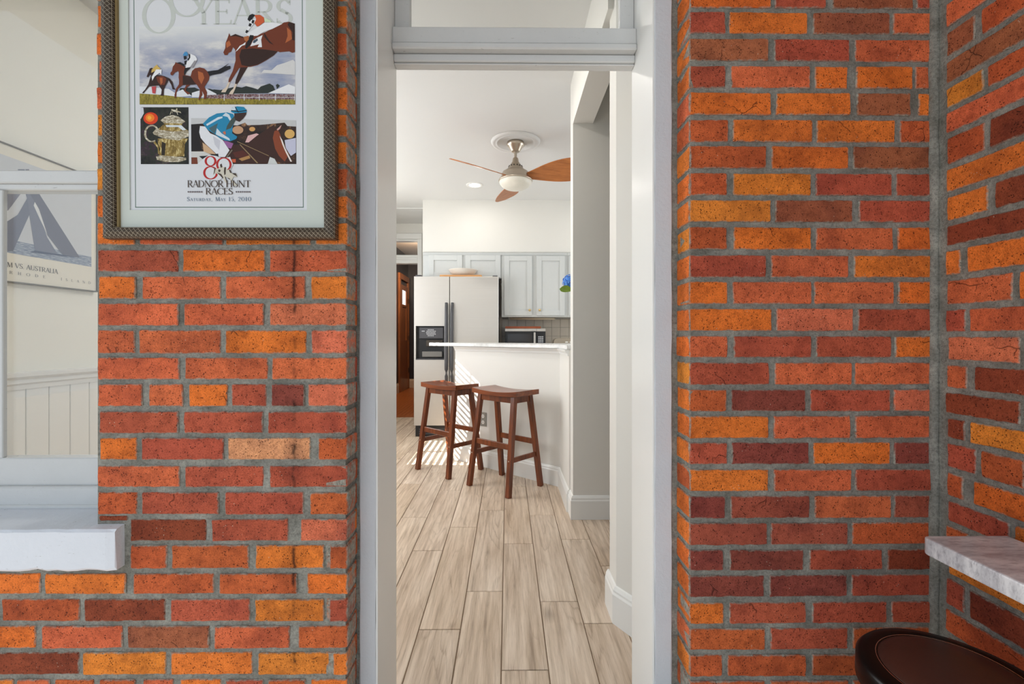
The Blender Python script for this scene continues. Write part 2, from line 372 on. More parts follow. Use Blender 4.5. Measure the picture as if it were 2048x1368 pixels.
# wall bodies (mortar outside, plaster inside)
ZC = 2.70
WIN = (-1.78, -1.024, 0.60, 2.15)   # window opening in the facade
def facade(name, bs):
    bm = bmesh.new()
    for x0, x1, z0, z1 in bs: bmbox(bm, x0, x1, FACE + 0.0035, 1.36, z0, z1)
    return frombm(name, bm, MORTAR, kind='structure')
wl = facade('wall_left', [(-2.6, WIN[0], -0.1, 3.1), (WIN[1] + 0.008, XL - 0.0035, -0.1, 3.1), (WIN[0], WIN[1] + 0.008, -0.1, WIN[2]), (WIN[0], WIN[1] + 0.008, WIN[3], 3.1)])
boxes('wall_left_lining', [(-2.2, WIN[0], 1.36, 1.42, 0, ZC), (WIN[1] + 0.004, XL + 0.002, 1.36, 1.42, 0, ZC), (WIN[0], WIN[1] + 0.004, 1.36, 1.42, 0, WIN[2]), (WIN[0], WIN[1] + 0.004, 1.36, 1.42, WIN[3], ZC)], WHITEWALL, wl)
wr = facade('wall_right', [(XR + 0.0035, 2.2, -0.1, 3.1)])
boxes('wall_right_lining', [(XR - 0.008, 2.2, 1.36, 1.42, 0, ZC)], WHITEWALL, wr)
boxes('wall_over_door', [(XL - 0.0035, XR + 0.0035, FACE, 1.42, 2.5, 3.1)], MORTAR, kind='structure')
ws = box('wall_side', (XSIDE + 0.0035, 1.3, -1.0, FACE + 0.02, -0.1, 3.1), MORTAR, kind='structure')

LE, RE = 196, 694
ALT_A = [(355, 366), (529, 540)]; ALT_B = [(270, 283), (440, 452), (612, 623)]
left = [
 (446, 488, [(267, 279), (444, 452), (620, 631)], 'oroo'), (500.5, 542.5, [(355, 366), (529, 540)], 'dor'), (553, 597, [(270, 283), (440, 452), (610, 623)], 'orro'),
 (607, 650, [(356, 368), (527, 539)], 'rrp'), (661, 706, [(268, 278), (440, 450), (612, 623)], 'rrop'), (716, 758, [(358, 370), (534, 544)], 'rrr'),
 (769, 812, [(283, 297), (364, 378), (453, 463), (531, 543), (608, 616)], 'rrodmp'), (824, 866, [(356, 367), (525, 536)], 'ddd'),
 (877, 919, [(272, 283), (446, 456), (620, 637)], 'odst'), (933, 974, [(358, 370), (525, 539)], 'rdd'), (986, 1029, [(272, 283), (436, 450), (606, 620)], 'tddt')]
for y0, y1, j, c in left: course(wl, cells(LE + rnd.uniform(-3, 3), j, RE), y0, y1, c)
for i in range(1, 12):
    y0 = 446 - 54.3 * i
    j = ALT_A if i % 2 else ALT_B
    course(wl, cells(LE + rnd.uniform(-3, 3), j, RE), y0, y0 + 42.5, [rnd.choice('oortoy') for _ in range(len(j) + 1)])
course(wl, [(197, 253)], 1034, 1041, 'k')
left2 = [(1040, 1082, 260, [(411, 424), (575, 601)], 'kdp'), (1092, 1137, 262, [(332, 344), (497, 512), (647, 660)], 'ttot')]
for y0, y1, s, j, c in left2: course(wl, cells(s, j, RE), y0, y1, c)
left3 = [(1149, 1188, [(-90, -78), (79, 90), (250, 266), (426, 439), (593, 614)], 'tootto'[:6]), (1200, 1243, [(-10, 2), (157, 169), (329, 341), (499, 510), (647, 660)], 'ttkdyd'),
 (1254, 1297, [(-100, -88), (69, 85), (243, 255), (417, 430), (578, 596)], 'torbrt'), (1307, 1350, [(-15, -4), (156, 166), (330, 341), (503, 517), (658, 667)], 'tkyoyo'),
 (1361, 1403, [(-60, -48), (24, 35), (99, 108), (186, 199), (269, 285), (345, 360), (440, 452), (525, 537), (610, 622)], 'torttrodto'),
 (1415, 1457, [(-20, -8), (156, 167), (330, 341), (505, 516), (650, 660)], 'trotdo')]
for y0, y1, j, c in left3: course(wl, cells(-190, j, RE), y0, y1, c)

# the same brickwork left of the window, outside the frame
for i in range(-6, 28):
    zc = at(500, 467 + 54.3 * (i - 5), FACE).z; a = -2.32 if i % 2 else -2.215
    if zc < 0: continue
    for j in range(4 if zc < 0.53 else 2 + i % 2):
        x0 = a + j * 0.213; x1 = min(x0 + 0.201, -1.515 if zc < 0.53 else WIN[0] - 0.004)
        if x1 - x0 > 0.04: brick(wl, (0, FACE, 0), (1, 0, 0), (0, -1, 0), x0, x1, zc - 0.0265, zc + 0.0265, rnd.choice('otrdtok'), ju=4)

right = [
 (-85, -41, [(1456, 1467), (1626, 1637), (1790, 1800)], 'torr'), (-139, -95, [(1540, 1551), (1700, 1711)], 'otr'), (-193, -149, [(1456, 1467), (1626, 1637), (1790, 1800)], 'otrt'),
 (-31, 13, [(1542, 1551), (1652, 1667), (1826, 1835)], 'odbd'), (22.5, 64, [(1451, 1460), (1616, 1628), (1779, 1788)], 'dobr'), (76, 119, [(1537, 1549), (1700, 1712)], 'bdr'),
 (130, 173, [(1451, 1463), (1621, 1632), (1696, 1714), (1825, 1833)], 'droor'), (184, 227, [(1542, 1554), (1700, 1716), (1821, 1839)], 'oobo'), (238, 281, [(1456, 1467), (1625, 1635), (1791, 1802)], 'toot'),
 (291, 334, [(1533, 1545), (1698, 1708)], 'tob'), (345, 388, [(1454, 1468), (1622, 1633), (1784, 1795)], 'tydd'), (399, 441, [(1541, 1552), (1705, 1719)], 'ybd'),
 (453, 496, [(1453, 1469), (1623, 1634), (1787, 1797)], 'toro'), (509, 552, [(1532, 1544), (1698, 1711)], 'dro'), (562, 605, [(1455, 1467), (1623, 1631), (1788, 1797)], 'orro'),
 (616, 659, [(1543, 1555), (1707, 1718)], 'opd'), (671, 712, [(1455, 1469), (1622, 1634), (1783, 1792)], 'rddo'), (724, 767, [(1539, 1551), (1704, 1712)], 'drr'),
 (778, 820, [(1453, 1465), (1611, 1623), (1780, 1789)], 'tmdp'), (831, 874, [(1537, 1548), (1701, 1712)], 'orr'), (884, 926, [(1454, 1465), (1618, 1629), (1781, 1790)], 'dmom'),
 (938, 980, [(1537, 1549), (1703, 1713)], 'ord'), (991, 1034, [(1451, 1463), (1620, 1631), (1782, 1791)], 'mnrn'), (1045, 1087, [(1533, 1543), (1695, 1707)], 'nnt'),  # maroon letters here put the light falloff into the brick colours
 (1099, 1138, [(1446, 1460), (1607, 1620), (1765, 1777)], 'mmdk'), (1150, 1191, [(1529, 1541), (1695, 1705)], 'mmd'), (1204, 1245, [(1447, 1460), (1613, 1625), (1775, 1786)], 'oddd'),
 (1256, 1297, [(1530, 1542), (1696, 1707)], 'tdt'), (1309, 1350, [(1445, 1457), (1612, 1625), (1775, 1786)], 'tttd'), (1361, 1403, [(1530, 1542), (1696, 1707)], 'trt')]
for y0, y1, j, c in right:
    cl = cells(complex(XR, 0), j, 1869)
    zt, zb = at(1600, y0 + 2, FACE).z, at(1600, y1 + 2, FACE).z
    for (a, b), k in zip(cl, c):
        xa = a.real if isinstance(a, complex) else at(a, 600, FACE).x
        brick(wr, (0, FACE, 0), (1, 0, 0), (0, -1, 0), xa + (0.002 if isinstance(a, complex) else 0), at(b, 600, FACE).x, zb, zt, k)
# the bricks that return into the door opening: headers seen on their ends
for y0, y1, *_ in left + [(446 - 54.3 * i, 488.5 - 54.3 * i) for i in range(1, 12)] + [(1040, 1082), (1092, 1137)] + left3:
    z1, z0 = at(500, y0, FACE).z, at(500, y1, FACE).z
    brick(wl, (XL, 0, 0), (0, 1, 0), (1, 0, 0), FACE + 0.003, 1.213, z0, z1, rnd.choice('otrtod'), 0.05, 0, 3)
for y0, y1, *_ in right:
    z1, z0 = at(1600, y0 + 2, FACE).z, at(1600, y1 + 2, FACE).z
    brick(wr, (XR, 0, 0), (0, 1, 0), (-1, 0, 0), FACE + 0.003, 1.218, z0, z1, rnd.choice('ooortoy'), 0.05, 0, 3)
# side wall
lines = [-208, -154, -100, -46, 14, 70, 127, 180, 229, 278, 340, 394, 451, 500, 558, 616, 669, 724, 778, 828, 877, 935, 990, 1040, 1092, 1143, 1204, 1258, 1311, 1364, 1418]
sj = {4: ([], 'rt'), 5: ([(1948, 1962)], 'bt'), 6: ([], 'bd'), 7: ([(1965, 1975)], 'yt'), 8: ([], 'rr'), 9: ([(1966, 1980)], 'tk'), 10: ([], 'oo'), 11: ([(1974, 1990)], 'ok'), 12: ([], 'kd'),
      13: ([(1919, 1935)], 'oot'), 14: ([(2023, 2037)], 'rot'), 15: ([(1929, 1938)], 'drt'), 16: ([(2037, 2050)], 'ptd'), 17: ([(1931, 1948)], 'rkt'), 18: ([(2039, 2052)], 'ktr'), 19: ([(1928, 1940)], 'kyt'),
      20: ([(1949, 1962), (2046, 2058)], 'dtt'), 21: ([(1925, 1948)], 'tot'), 22: ([(2017, 2030)], 'dot'), 23: ([(1934, 1946)], 'tot'), 24: ([], 'yo'), 25: ([(1927, 1940)], 'dkt'), 26: ([], 'tr')}
def pxY(px): return atX(px, 600, XSIDE).y
for i in range(len(lines) - 1):
    z1 = at(1892, lines[i] + 6, 1.118).z; z0 = at(1892, lines[i + 1] - 6, 1.118).z
    js, cs = sj.get(i, ([(1940, 1953)] if i % 2 else [], 'tro'))
    y = pxY(1891 + rnd.uniform(0, 5)); first = True; k = 0
    segs = []
    for a, b in js: segs.append((pxY(a), y)); y = pxY(b)
    segs.append((max(y - 0.205, y - 0.205), y)); y = segs[-1][0] - 0.012
    for _ in range(2): segs.append((y - 0.203, y)); y -= 0.215
    for s, (a, b) in enumerate(segs):
        c = cs[s] if s < len(cs) else rnd.choice('tordk')
        brick(ws, (XSIDE, 0, 0), (0, 1, 0), (-1, 0, 0), a, b, z0, z1, c)
# squeezed mortar bead down the inner corner
bm = bmesh.new(); pts = []
for i in range(60):
    z = -0.1 + i * 0.055; pts.append((XSIDE - 0.000 + rnd.uniform(-0.0015, 0.0015), FACE - 0.000 + rnd.uniform(-0.001, 0.001), z))
bmtube(bm, pts, 0.0125, 8, [0.0115 + rnd.uniform(-0.0015, 0.002) for _ in pts])
frombm('corner_mortar_bead', bm, MORTAR, ws, smooth=True)
# mortar fillets between brick and door frame
boxes('mortar_fillet', [(0.438, XR + 0.006, 1.219, 1.36, -0.1, 2.5)], MORTAR, wr)
boxes('mortar_fillet', [(XL - 0.006, -0.392, 1.219, 1.36, -0.1, 2.5)], MORTAR, wl)

# ------------------------------------------------------------------ door frame and transom
df = empty('door_1', (0, 1.3, 0), kind='structure')
def rough_board(name, b, mat, parent, amp=0.0012, step=0.05):
    """board whose long vertical arrises wander like many coats of paint"""
    x0, x1, y0, y1, z0, z1 = b; bm = bmesh.new(); n = int((z1 - z0) / step); rings = []
    for i in range(n + 1):
        z = z0 + (z1 - z0) * i / n; q = []
        for x, y in ((x0 + 0.002, y0), (x1 - 0.002, y0), (x1, y0 + 0.002), (x1, y1), (x0, y1), (x0, y0 + 0.002)):
            q.append(bm.verts.new((x + rnd.uniform(-amp, amp), y + rnd.uniform(-amp, amp) * 0.5, z)))
        rings.append(q)
    for a, c in zip(rings, rings[1:]):
        for i in range(6): bm.faces.new((a[i], a[(i + 1) % 6], c[(i + 1) % 6], c[i]))
    bm.faces.new(rings[0]); bm.faces.new(rings[-1]); return frombm(name, bm, mat, parent)
rough_board('jamb', (-0.394, -0.351, 1.215, 1.422, 0, 2.5), OLDPAINT, df)
rough_board('jamb', (0.394, 0.4406, 1.215, 1.422, 0, 2.5), OLDPAINT, df)
box('jamb_bright_face', (-0.3515, -0.346, 1.217, 1.421, 0, 2.46), TRIM, df, 0.001)  # same board, whiter face paints in the bounce light on the reveal
box('jamb_bright_face', (0.389, 0.3945, 1.217, 1.421, 0, 2.46), TRIM, df, 0.001)
box('head', (-0.394, 0.4406, 1.215, 1.422, 2.46, 2.5), OLDPAINT, df, 0.003)
bar = empty('trim_1', (0, 1.38, 1.94), kind='structure')
box('transom_bar_face', (-0.346, 0.389, 1.366, 1.422, 1.984, 2.034), SASHPAINT, bar, 0.003)
box('transom_bar_bead', (-0.346, 0.389, 1.358, 1.422, 1.964, 1.983), SASHPAINT, bar, 0.004)
box('transom_bar_stop', (-0.346, 0.389, 1.382, 1.422, 1.940, 1.963), SASHPAINT, bar, 0.003)
box('transom_bar_fillet', (-0.346, 0.389, 1.390, 1.422, 1.9345, 1.9395), SASHPAINT, bar, 0.002)
tw = empty('window_2', (0, 1.4, 2.034), kind='structure')
for a, b in ((-0.3455, -0.298), (0.345, 0.3885)): box('sash_stile', (a, b, 1.392, 1.418, 2.034, 2.45), SASHPAINT, tw, 0.003)
box('sash_rail', (-0.298, 0.345, 1.392, 1.418, 2.034, 2.040), SASHPAINT, tw, 0.001)
box('sash_rail', (-0.298, 0.345, 1.392, 1.418, 2.41, 2.45), SASHPAINT, tw, 0.003)
box('pane', (-0.299, 0.346, 1.404, 1.408, 2.038, 2.412), GLASS, tw)

# ------------------------------------------------------------------ facade window with its sill
w1 = empty('window_1', (-1.4, 1.25, 0.63), kind='structure')
WX0, WX1 = -1.78, -1.026
def wz(py, Y): return at(100, py, Y).z
box('bottom_rail', (WX0, WX1, 1.262, 1.30, wz(972, 1.262), wz(916, 1.262)), SASHPAINT, w1, 0.003)
box('sub_sill', (WX0, WX1, 1.246, 1.33, wz(1016, 1.246), wz(974, 1.246)), SASHPAINT, w1, 0.004)
box('sub_sill_bead', (WX0, WX1, 1.240, 1.30, wz(1019, 1.24), wz(1011, 1.24)), SASHPAINT, w1, 0.003)
box('meeting_rail', (WX0, WX1, 1.262, 1.33, wz(366, 1.262), wz(340, 1.262)), SASHPAINT, w1, 0.003)
box('meeting_rail_lip', (WX0, WX1, 1.270, 1.31, wz(380, 1.27), wz(367, 1.27)), SASHPAINT, w1, 0.003)
xs = at(5, 600, 1.262).x
box('sash_stile', (xs - 0.045, xs, 1.262, 1.2755, wz(916, 1.262), wz(380, 1.262)), SASHPAINT, w1, 0.002)
box('pane', (xs - 0.04, WX1, 1.277, 1.280, wz(914, 1.277), wz(381, 1.277)), GLASS, w1)
box('pane', (WX0, WX1, 1.306, 1.309, wz(342, 1.3), 2.12), GLASS, w1)
box('top_rail', (WX0, WX1, 1.27, 1.33, 2.10, 2.15), SASHPAINT, w1, 0.003)
boxes('window_jamb', [(WX0 - 0.002, WX0 + 0.03, 1.25, 1.42, 0.6, 2.15)], SASHPAINT, w1)
# the thick painted sill with a ragged lower edge
sx1 = at(247, 1100, FACE).x; bm = bmesh.new(); n = 40; x0 = WX0 - 0.12; top, bot = 0.636, 0.5365
rows = []
for i in range(n + 1):
    x = x0 + (sx1 - x0) * i / n; e = 0.008 if i == n else 0.0
    jb = rnd.uniform(-0.0035, 0.0035)
    rows.append([bm.verts.new(p) for p in ((x, 1.262, top + 0.004), (x, 1.116, top - 0.0005 + rnd.uniform(-.001, .001)), (x - e * .3, 1.1105 + e * .3, top - 0.006 + rnd.uniform(-.001, .001)), (x - e * .3, 1.1105 + e * .3, bot + 0.006 + jb + e * .3), (x, 1.116, bot + jb), (x, 1.262, bot))])
for a, b in zip(rows, rows[1:]):
    for i in range(6): bm.faces.new((a[i], b[i], b[(i + 1) % 6], a[(i + 1) % 6]))
bm.faces.new(rows[0]); bm.faces.new(rows[-1][::-1])
# right-hand return of the sill stops at the window jamb: only the nosing runs past the brick edge
for v in bm.verts:
    if v.co.x > WIN[1] - 0.004 and v.co.y > 1.2: v.co.y = FACE + 0.012
frombm('window_sill', bm, SILLPAINT, w1)

# ------------------------------------------------------------------ kitchen shell
XW, XE, YB, YH = -2.03, 2.3, 5.70, 6.33
fl = box('floor', (XW - 0.1, XE, 1.30, YH + 0.05, -0.06, -0.003), GROUT, kind='structure')
PITCH, X00, LEN = 0.1571, -0.0207, 0.928
start = {0: 1.5075, 1: 1.899, 2: 1.7515, 3: 2.193, -1: 1.978, -2: 1.7207, -3: 2.36, -4: 2.796, -5: 3.44}
for k in range(-12, 7):
    xa, xb = X00 + k * PITCH + 0.002, X00 + (k + 1) * PITCH - 0.002
    y = start.get(k, 1.5 + rnd.random() * 0.9)
    while y > 1.31: y -= LEN
    if k == 2: ends = [1.40, 1.7515, 2.484, 3.412, 4.34, 5.268, 6.196]
    else: ends = [y + LEN * i for i in range(8)]
    for a, b in zip([1.31] + [e for e in ends if 1.33 < e < YH - .03], [e for e in ends if 1.33 < e < YH - .03] + [YH]):
        bm = bmesh.new(); cx, cy = (xa + xb) / 2, (a + b) / 2
        bmbox(bm, xa - cx, xb - cx, a + 0.002 - cy, b - 0.002 - cy, -0.008, 0.0, bev=0.0012)
        o = frombm('plank', bm, PLANK, fl); o.location = (cx, cy, 0)
box('ceiling', (XW - 0.12, XE, 1.36, YH + 0.15, ZC, ZC + 0.1), CEIL, kind='structure')
WY0, WY1, WZ0, WZ1 = 3.98, 5.00, 0.86, 2.40
wk = boxes('wall_kitchen_left', [(XW - 0.14, XW, 1.36, 2.5, 0, ZC), (XW - 0.14, XW, 3.5, WY0, 0, ZC), (XW - 0.14, XW, 2.5, 3.5, 0, WZ0), (XW - 0.14, XW, 2.5, 3.5, WZ1, ZC), (XW - 0.14, XW, WY1, YH + 0.15, 0, ZC), (XW - 0.14, XW, WY0, WY1, 0, WZ0), (XW - 0.14, XW, WY0, WY1, WZ1, ZC)], CREAMWALL, kind='structure')
w3 = empty('window_3', (XW, 4.49, WZ0), kind='structure')
ym = (WY0 + WY1) / 2
boxes('window_frame', [(XW - 0.12, XW - 0.08, WY0, WY0 + 0.05, WZ0, WZ1), (XW - 0.12, XW - 0.08, WY1 - 0.05, WY1, WZ0, WZ1), (XW - 0.12, XW - 0.08, ym - 0.02, ym + 0.02, WZ0, WZ1), (XW - 0.12, XW - 0.08, WY0 + 0.05, WY1 - 0.05, WZ0, WZ0 + 0.04), (XW - 0.12, XW - 0.08, WY0 + 0.05, WY1 - 0.05, WZ1 - 0.04, WZ1)], TRIM, w3)
box('window_stool', (XW - 0.01, XW + 0.05, WY0 - 0.06, WY1 + 0.06, WZ0 - 0.03, WZ0 - 0.002), TRIM, w3, 0.004)
w5 = empty('added_window_left', (XW, 3.0, WZ0), kind='structure')  # unseen window, added to brighten the floor near the door
boxes('window_frame', [(XW - 0.12, XW - 0.08, 2.5, 2.55, WZ0, WZ1), (XW - 0.12, XW - 0.08, 3.45, 3.5, WZ0, WZ1), (XW - 0.12, XW - 0.08, 2.55, 3.45, WZ0, WZ0 + 0.04), (XW - 0.12, XW - 0.08, 2.55, 3.45, WZ1 - 0.04, WZ1)], TRIM, w5)
sh = empty('sun_block_shade', (XW - 0.04, 3.0, WZ0), 'unseen white roller shade added to block sun at the added fill window', 'shade')
box('fabric', (XW - 0.045, XW - 0.043, 2.505, 3.495, WZ0 + 0.02, WZ1 - 0.04), TRIM, sh)
tube('roller', [(XW - 0.05, 2.505, WZ1 - 0.022), (XW - 0.05, 3.495, WZ1 - 0.022)], 0.018, TRIM, sh)
bl = empty('window_blind', (XW - 0.04, ym, WZ0), 'white slatted blind hanging in the kitchen side window', 'blind')
bm = bmesh.new(); bmbox(bm, -0.016, 0.016, -0.495, 0.495, -0.0012, 0.0012)
me = bpy.data.meshes.new('slat'); bm.to_mesh(me); bm.free(); me.materials.append(TRIM)
for i in range(29):
    o = bpy.data.objects.new('slat', me); col.objects.link(o); o.parent = bl; o.location = (0, 0, 0.03 + i * 0.052)
box('head_rail', (XW - 0.06, XW - 0.02, WY0 + 0.012, WY1 - 0.012, WZ1 - 0.03, WZ1 - 0.002), TRIM, bl)
for y in (WY0 + 0.12, ym, WY1 - 0.12): box('ladder_tape', (XW - 0.055, XW - 0.0525, y - 0.008, y + 0.008, WZ0 + 0.02, WZ1 - 0.03), TRIM, bl)
# wainscot boards and chair rail on that wall
for i in range(46):
    y = 1.4465 + i * 0.0966
    box('wainscot_board', (XW, XW + 0.010, y + 0.0012, y + 0.0954, 0.13, 0.90), TRIM, wk, 0.002)
wallprof('trim_2', [(XW, YH), (XW, 1.42)], [(0, 0.886), (0.014, 0.886), (0.016, 0.905), (0.024, 0.912), (0.024, 0.928), (0.040, 0.940), (0.042, 0.956), (0, 0.958)], TRIM, kind='structure')
wallprof('baseboard_left', [(XW + .01, YH), (XW + .01, 1.42)], BASEPROF, TRIM, kind='structure')

# stub wall right of the door, header, pillar wall
prism('wall_stub', [(0.42, 1.867), (0.42, 1.756), (0.626, 1.42), (0.70, 1.42)], 0, ZC, WHITEWALL, kind='structure')
wallprof('baseboard_stub', [(0.42, 1.885), (0.42, 1.756), (0.626, 1.42)][::-1], BASEPROF, TRIM, kind='structure')
XP = 0.398
box('wall_header', (XP, 0.52, 1.80, 2.768, 2.405, ZC), WHITEWALL, kind='structure')
box('wall_pillar', (XP, XE, 2.765, 2.87, 0, ZC), WHITEWALL, kind='structure')
wallprof('baseboard_pillar', [(XP, 2.87), (XP, 2.765), (1.6, 2.765)][::-1], BASEPROF, TRIM, kind='structure')
# low wall under the bar: short straight piece, then the diagonal
D = Vector((-0.743, 0.669)); NN = Vector((-0.669, -0.743))
A0, A1, A2 = Vector((0.388, 2.87)), Vector((0.388, 3.37)), Vector((-0.476, 4.148))
T = 0.115
prism('wall_peninsula', [A0, A1, A2, A2 - NN * T, (A1.x + 0.115, A1.y + 0.05), (A0.x + 0.115, A0.y)], 0, 1.0255, WHITEWALL, kind='structure')
wallprof('baseboard_peninsula', [A0, A1, A2], BASEPROF, TRIM, kind='structure')
MARB = marble_material('white_quartz', (238, 238, 236), (224, 224, 222), (196, 196, 194))
bc = empty('bar_counter', (0, 3.8, 1.022), 'white stone bar top running diagonally on the low peninsula wall', 'counter')
P0 = Vector((0.397, 3.293)); P1 = Vector((-0.745, 4.321))
prism('slab', [P0, P1, P1 - NN * 0.42, (0.62, 3.72), (0.86, 3.40), (0.86, 2.872), (0.372, 2.872), (0.372, 3.27)], 1.026, 1.055, MARB, bc, 0.004)
wallprof('trim_4', [A0 + Vector((0, .005)), A1, A2 + D * -0.002], [(0, 0.985), (0.006, 0.985), (0.010, 1.0), (0.022, 1.012), (0.026, 1.024), (0, 1.0255)], TRIM, kind='structure')
o = Vector((-0.206, 3.902)) + NN * 0.0
ol = empty('wall_outlet', (o.x, o.y, 0.405), 'grey double wall outlet low on the white peninsula panel', 'outlet')
ol.rotation_euler.z = math.atan2(D.y, D.x) + math.pi
PM[ol.name] = Matrix()
OUTG, OUTW = plain('outlet_plate_grey', (150, 148, 140), 0.4, 0.3), plain('outlet_face_white', (232, 230, 224), 0.4)
box('plate', (-0.037, 0.037, -0.006, 0.0, -0.06, 0.06), OUTG, ol, 0.002)
DARK = plain('dark_slot', (40, 38, 36), 0.7)
for z in (-0.026, 0.026):
    bm = bmesh.new(); bmlathe(bm, [(0, 0), (0.016, 0), (0.016, 0.002), (0, 0.002)], seg=20)
    bmesh.ops.rotate(bm, verts=bm.verts, matrix=Matrix.Rotation(R(90), 3, 'X')); bmesh.ops.translate(bm, verts=bm.verts, vec=(0, -0.006, z))
    so = frombm('socket', bm, OUTW, ol, smooth=False)
    boxes('slot', [(-0.007, -0.005, -0.0088, -0.0078, z - 0.003, z + 0.005), (0.005, 0.007, -0.0088, -0.0078, z - 0.003, z + 0.005)], DARK, so)

# back of the kitchen: wall, bulkhead over the cabinets, far wall with hall doorway
wb = box('wall_back', (-0.98, XE + 0.05, YB, YH + 0.15, 0, ZC), WHITEWALL, kind='structure')
boxes('wall_kitchen_right', [(XE - 0.05, XE + 0.05, 1.36, 3.3, 0, ZC), (XE - 0.05, XE + 0.05, 4.9, YB, 0, ZC), (XE - 0.05, XE + 0.05, 3.3, 4.9, 0, 1.1), (XE - 0.05, XE + 0.05, 3.3, 4.9, 2.2, ZC)], WHITEWALL, kind='structure')
w4 = empty('added_window_right', (XE, 4.1, 1.1), kind='structure')  # unseen window, added to brighten the left wall
boxes('window_frame', [(XE - 0.03, XE + 0.03, 3.3, 3.35, 1.1, 2.2), (XE - 0.03, XE + 0.03, 4.85, 4.9, 1.1, 2.2), (XE - 0.03, XE + 0.03, 4.08, 4.12, 1.1, 2.2), (XE - 0.03, XE + 0.03, 3.35, 4.85, 1.1, 1.14), (XE - 0.03, XE + 0.03, 3.35, 4.85, 2.16, 2.2)], TRIM, w4)
box('pane', (XE - 0.002, XE + 0.002, 3.35, 4.85, 1.14, 2.16), GLASS, w4)
CF = 5.275
box('wall_bulkhead', (-0.981, XE - .05, CF, YB, 2.095, ZC), WHITEWALL, kind='structure')
HX0, HX1 = -1.93, -1.247
boxes('wall_hall', [(XW, HX0, YH, YH + 0.13, 0, ZC), (HX1, -0.98, YH, YH + 0.13, 0, ZC), (HX0, HX1, YH, YH + 0.13, 2.46, ZC)], WHITEWALL, kind='structure')
d2 = empty('door_2', (-1.6, YH, 0), kind='structure')
wh = lambda py: at(820, py, YH).z
boxes('casing', [(HX1, HX1 + 0.06, YH - 0.018, YH, 0, 2.47), (HX0 - 0.06, HX0, YH - 0.018, YH, 0, 2.47), (HX0 - 0.06, HX1 + 0.06, YH - 0.018, YH, 2.471, 2.55)], TRIM, d2, 0.003)
box('head_lip', (HX0, HX1, YH - 0.012, YH + 0.1, 2.445, 2.468), TRIM, d2, 0.003)
box('transom_bar', (HX0, HX1, YH - 0.01, YH + 0.1, wh(527), wh(510)), TRIM, d2, 0.004)
box('transom_bar_bead', (HX0, HX1, YH - 0.02, YH - 0.010, wh(520), wh(516)), TRIM, d2, 0.003)
box('transom_pane', (HX0, HX1, YH + 0.05, YH + 0.054, wh(510), 2.447), GLASS, d2)
box('ceiling_band', (XW, -0.981, 5.60, YH, ZC - 0.012, ZC - 0.001), CEIL, kind='structure')
# hall beyond
DKW = plain('dark_hall_paint', (46, 44, 50), 0.35, var=0.1)
HALLF = wood('orange_strip_floor', (150, 78, 34), (196, 112, 52), 0.3, 1, 26)
hf = box('floor_hall', (-2.25, -0.95, YH, 10.2, -0.05, -0.004), plain('floor_gap_dark', (70, 36, 18), 0.6), kind='structure')
bm = bmesh.new(); bmbox(bm, -0.0285, 0.0285, -1.93, 1.93, -0.004, 0, bev=0.001); me = bpy.data.meshes.new('floor_strip'); bm.to_mesh(me); bm.free(); me.materials.append(HALLF)
for i in range(21):
    o = bpy.data.objects.new('floor_strip', me); link(o, hf); o.location = (-2.19 + i * 0.0585, 8.27, 0)
boxes('wall_hall_dark', [(-2.30, -2.2, YH + 0.13, 10.2, 0, 2.9), (-2.2, -0.95, 10.1, 10.2, 0, 2.9), (-1.05, -0.95, YH + 0.13, 10.1, 0, 2.9)], DKW, kind='structure')
box('ceiling_hall', (-2.3, -0.95, YH + 0.13, 10.2, 2.9, 3.0), plain('hall_ceiling', (150, 135, 122), 0.6), kind='structure')
TAN = plain('tan_trim', (206, 182, 156), 0.4)
wallprof('baseboard_hall', [(-1.05, 10.1), (-2.2, 10.1), (-2.2, YH + .13)], [(o * 1.3, z * 1.35) for o, z in BASEPROF], TAN, kind='structure')
hd = empty('door_3', (-2.2, 9.6, 0), kind='structure')
DWOOD = wood('varnished_door_wood', (120, 66, 34), (176, 106, 58), 0.35, 2, 22)
boxes('door_leaf', [(-2.2, -2.17, 9.28, 9.94, 0.02, 1.05), (-2.2, -2.17, 9.28, 9.42, 1.05, 2.2), (-2.2, -2.17, 9.80, 9.94, 1.05, 2.2), (-2.2, -2.185, 9.42, 9.80, 1.05, 1.75), (-2.2, -2.17, 9.42, 9.80, 2.1, 2.2), (-2.2, -2.17, 9.42, 9.80, 1.75, 1.80)], DWOOD, hd, 0.003)
box('door_pane', (-2.199, -2.190, 9.43, 9.79, 1.80, 2.10), emit('daylit_pane', (226, 232, 240), 1.2), hd)
boxes('door_casing', [(-2.2, -2.16, 9.16, 9.27, 0, 2.30), (-2.2, -2.16, 9.95, 10.06, 0, 2.30), (-2.2, -2.16, 9.16, 10.06, 2.301, 2.42)], DWOOD, hd, 0.004)
for z in (0.4, 1.1, 1.9): box('hinge', (-2.1585, -2.150, 9.93, 9.97, z - 0.05, z + 0.05), DARK, hd)
hp = empty('picture_small', (-2.2, 8.85, 1.3), 'small dark framed picture on the dark hall wall', 'picture')
box('frame', (-2.199, -2.18, 8.72, 8.98, 1.22, 1.95), DWOOD, hp, 0.003)
for a_, b_ in ((1.30, 1.52), (1.66, 1.84)): box('print', (-2.1795, -2.178, 8.76, 8.94, a_, b_), OUTW, hp)
lamp('hall_fill', 'POINT', 55, (-1.6, 8.3, 2.5), color=(1, 0.8, 0.6), shadow_soft_size=0.15)  # unseen lamp added to brighten the dark hall

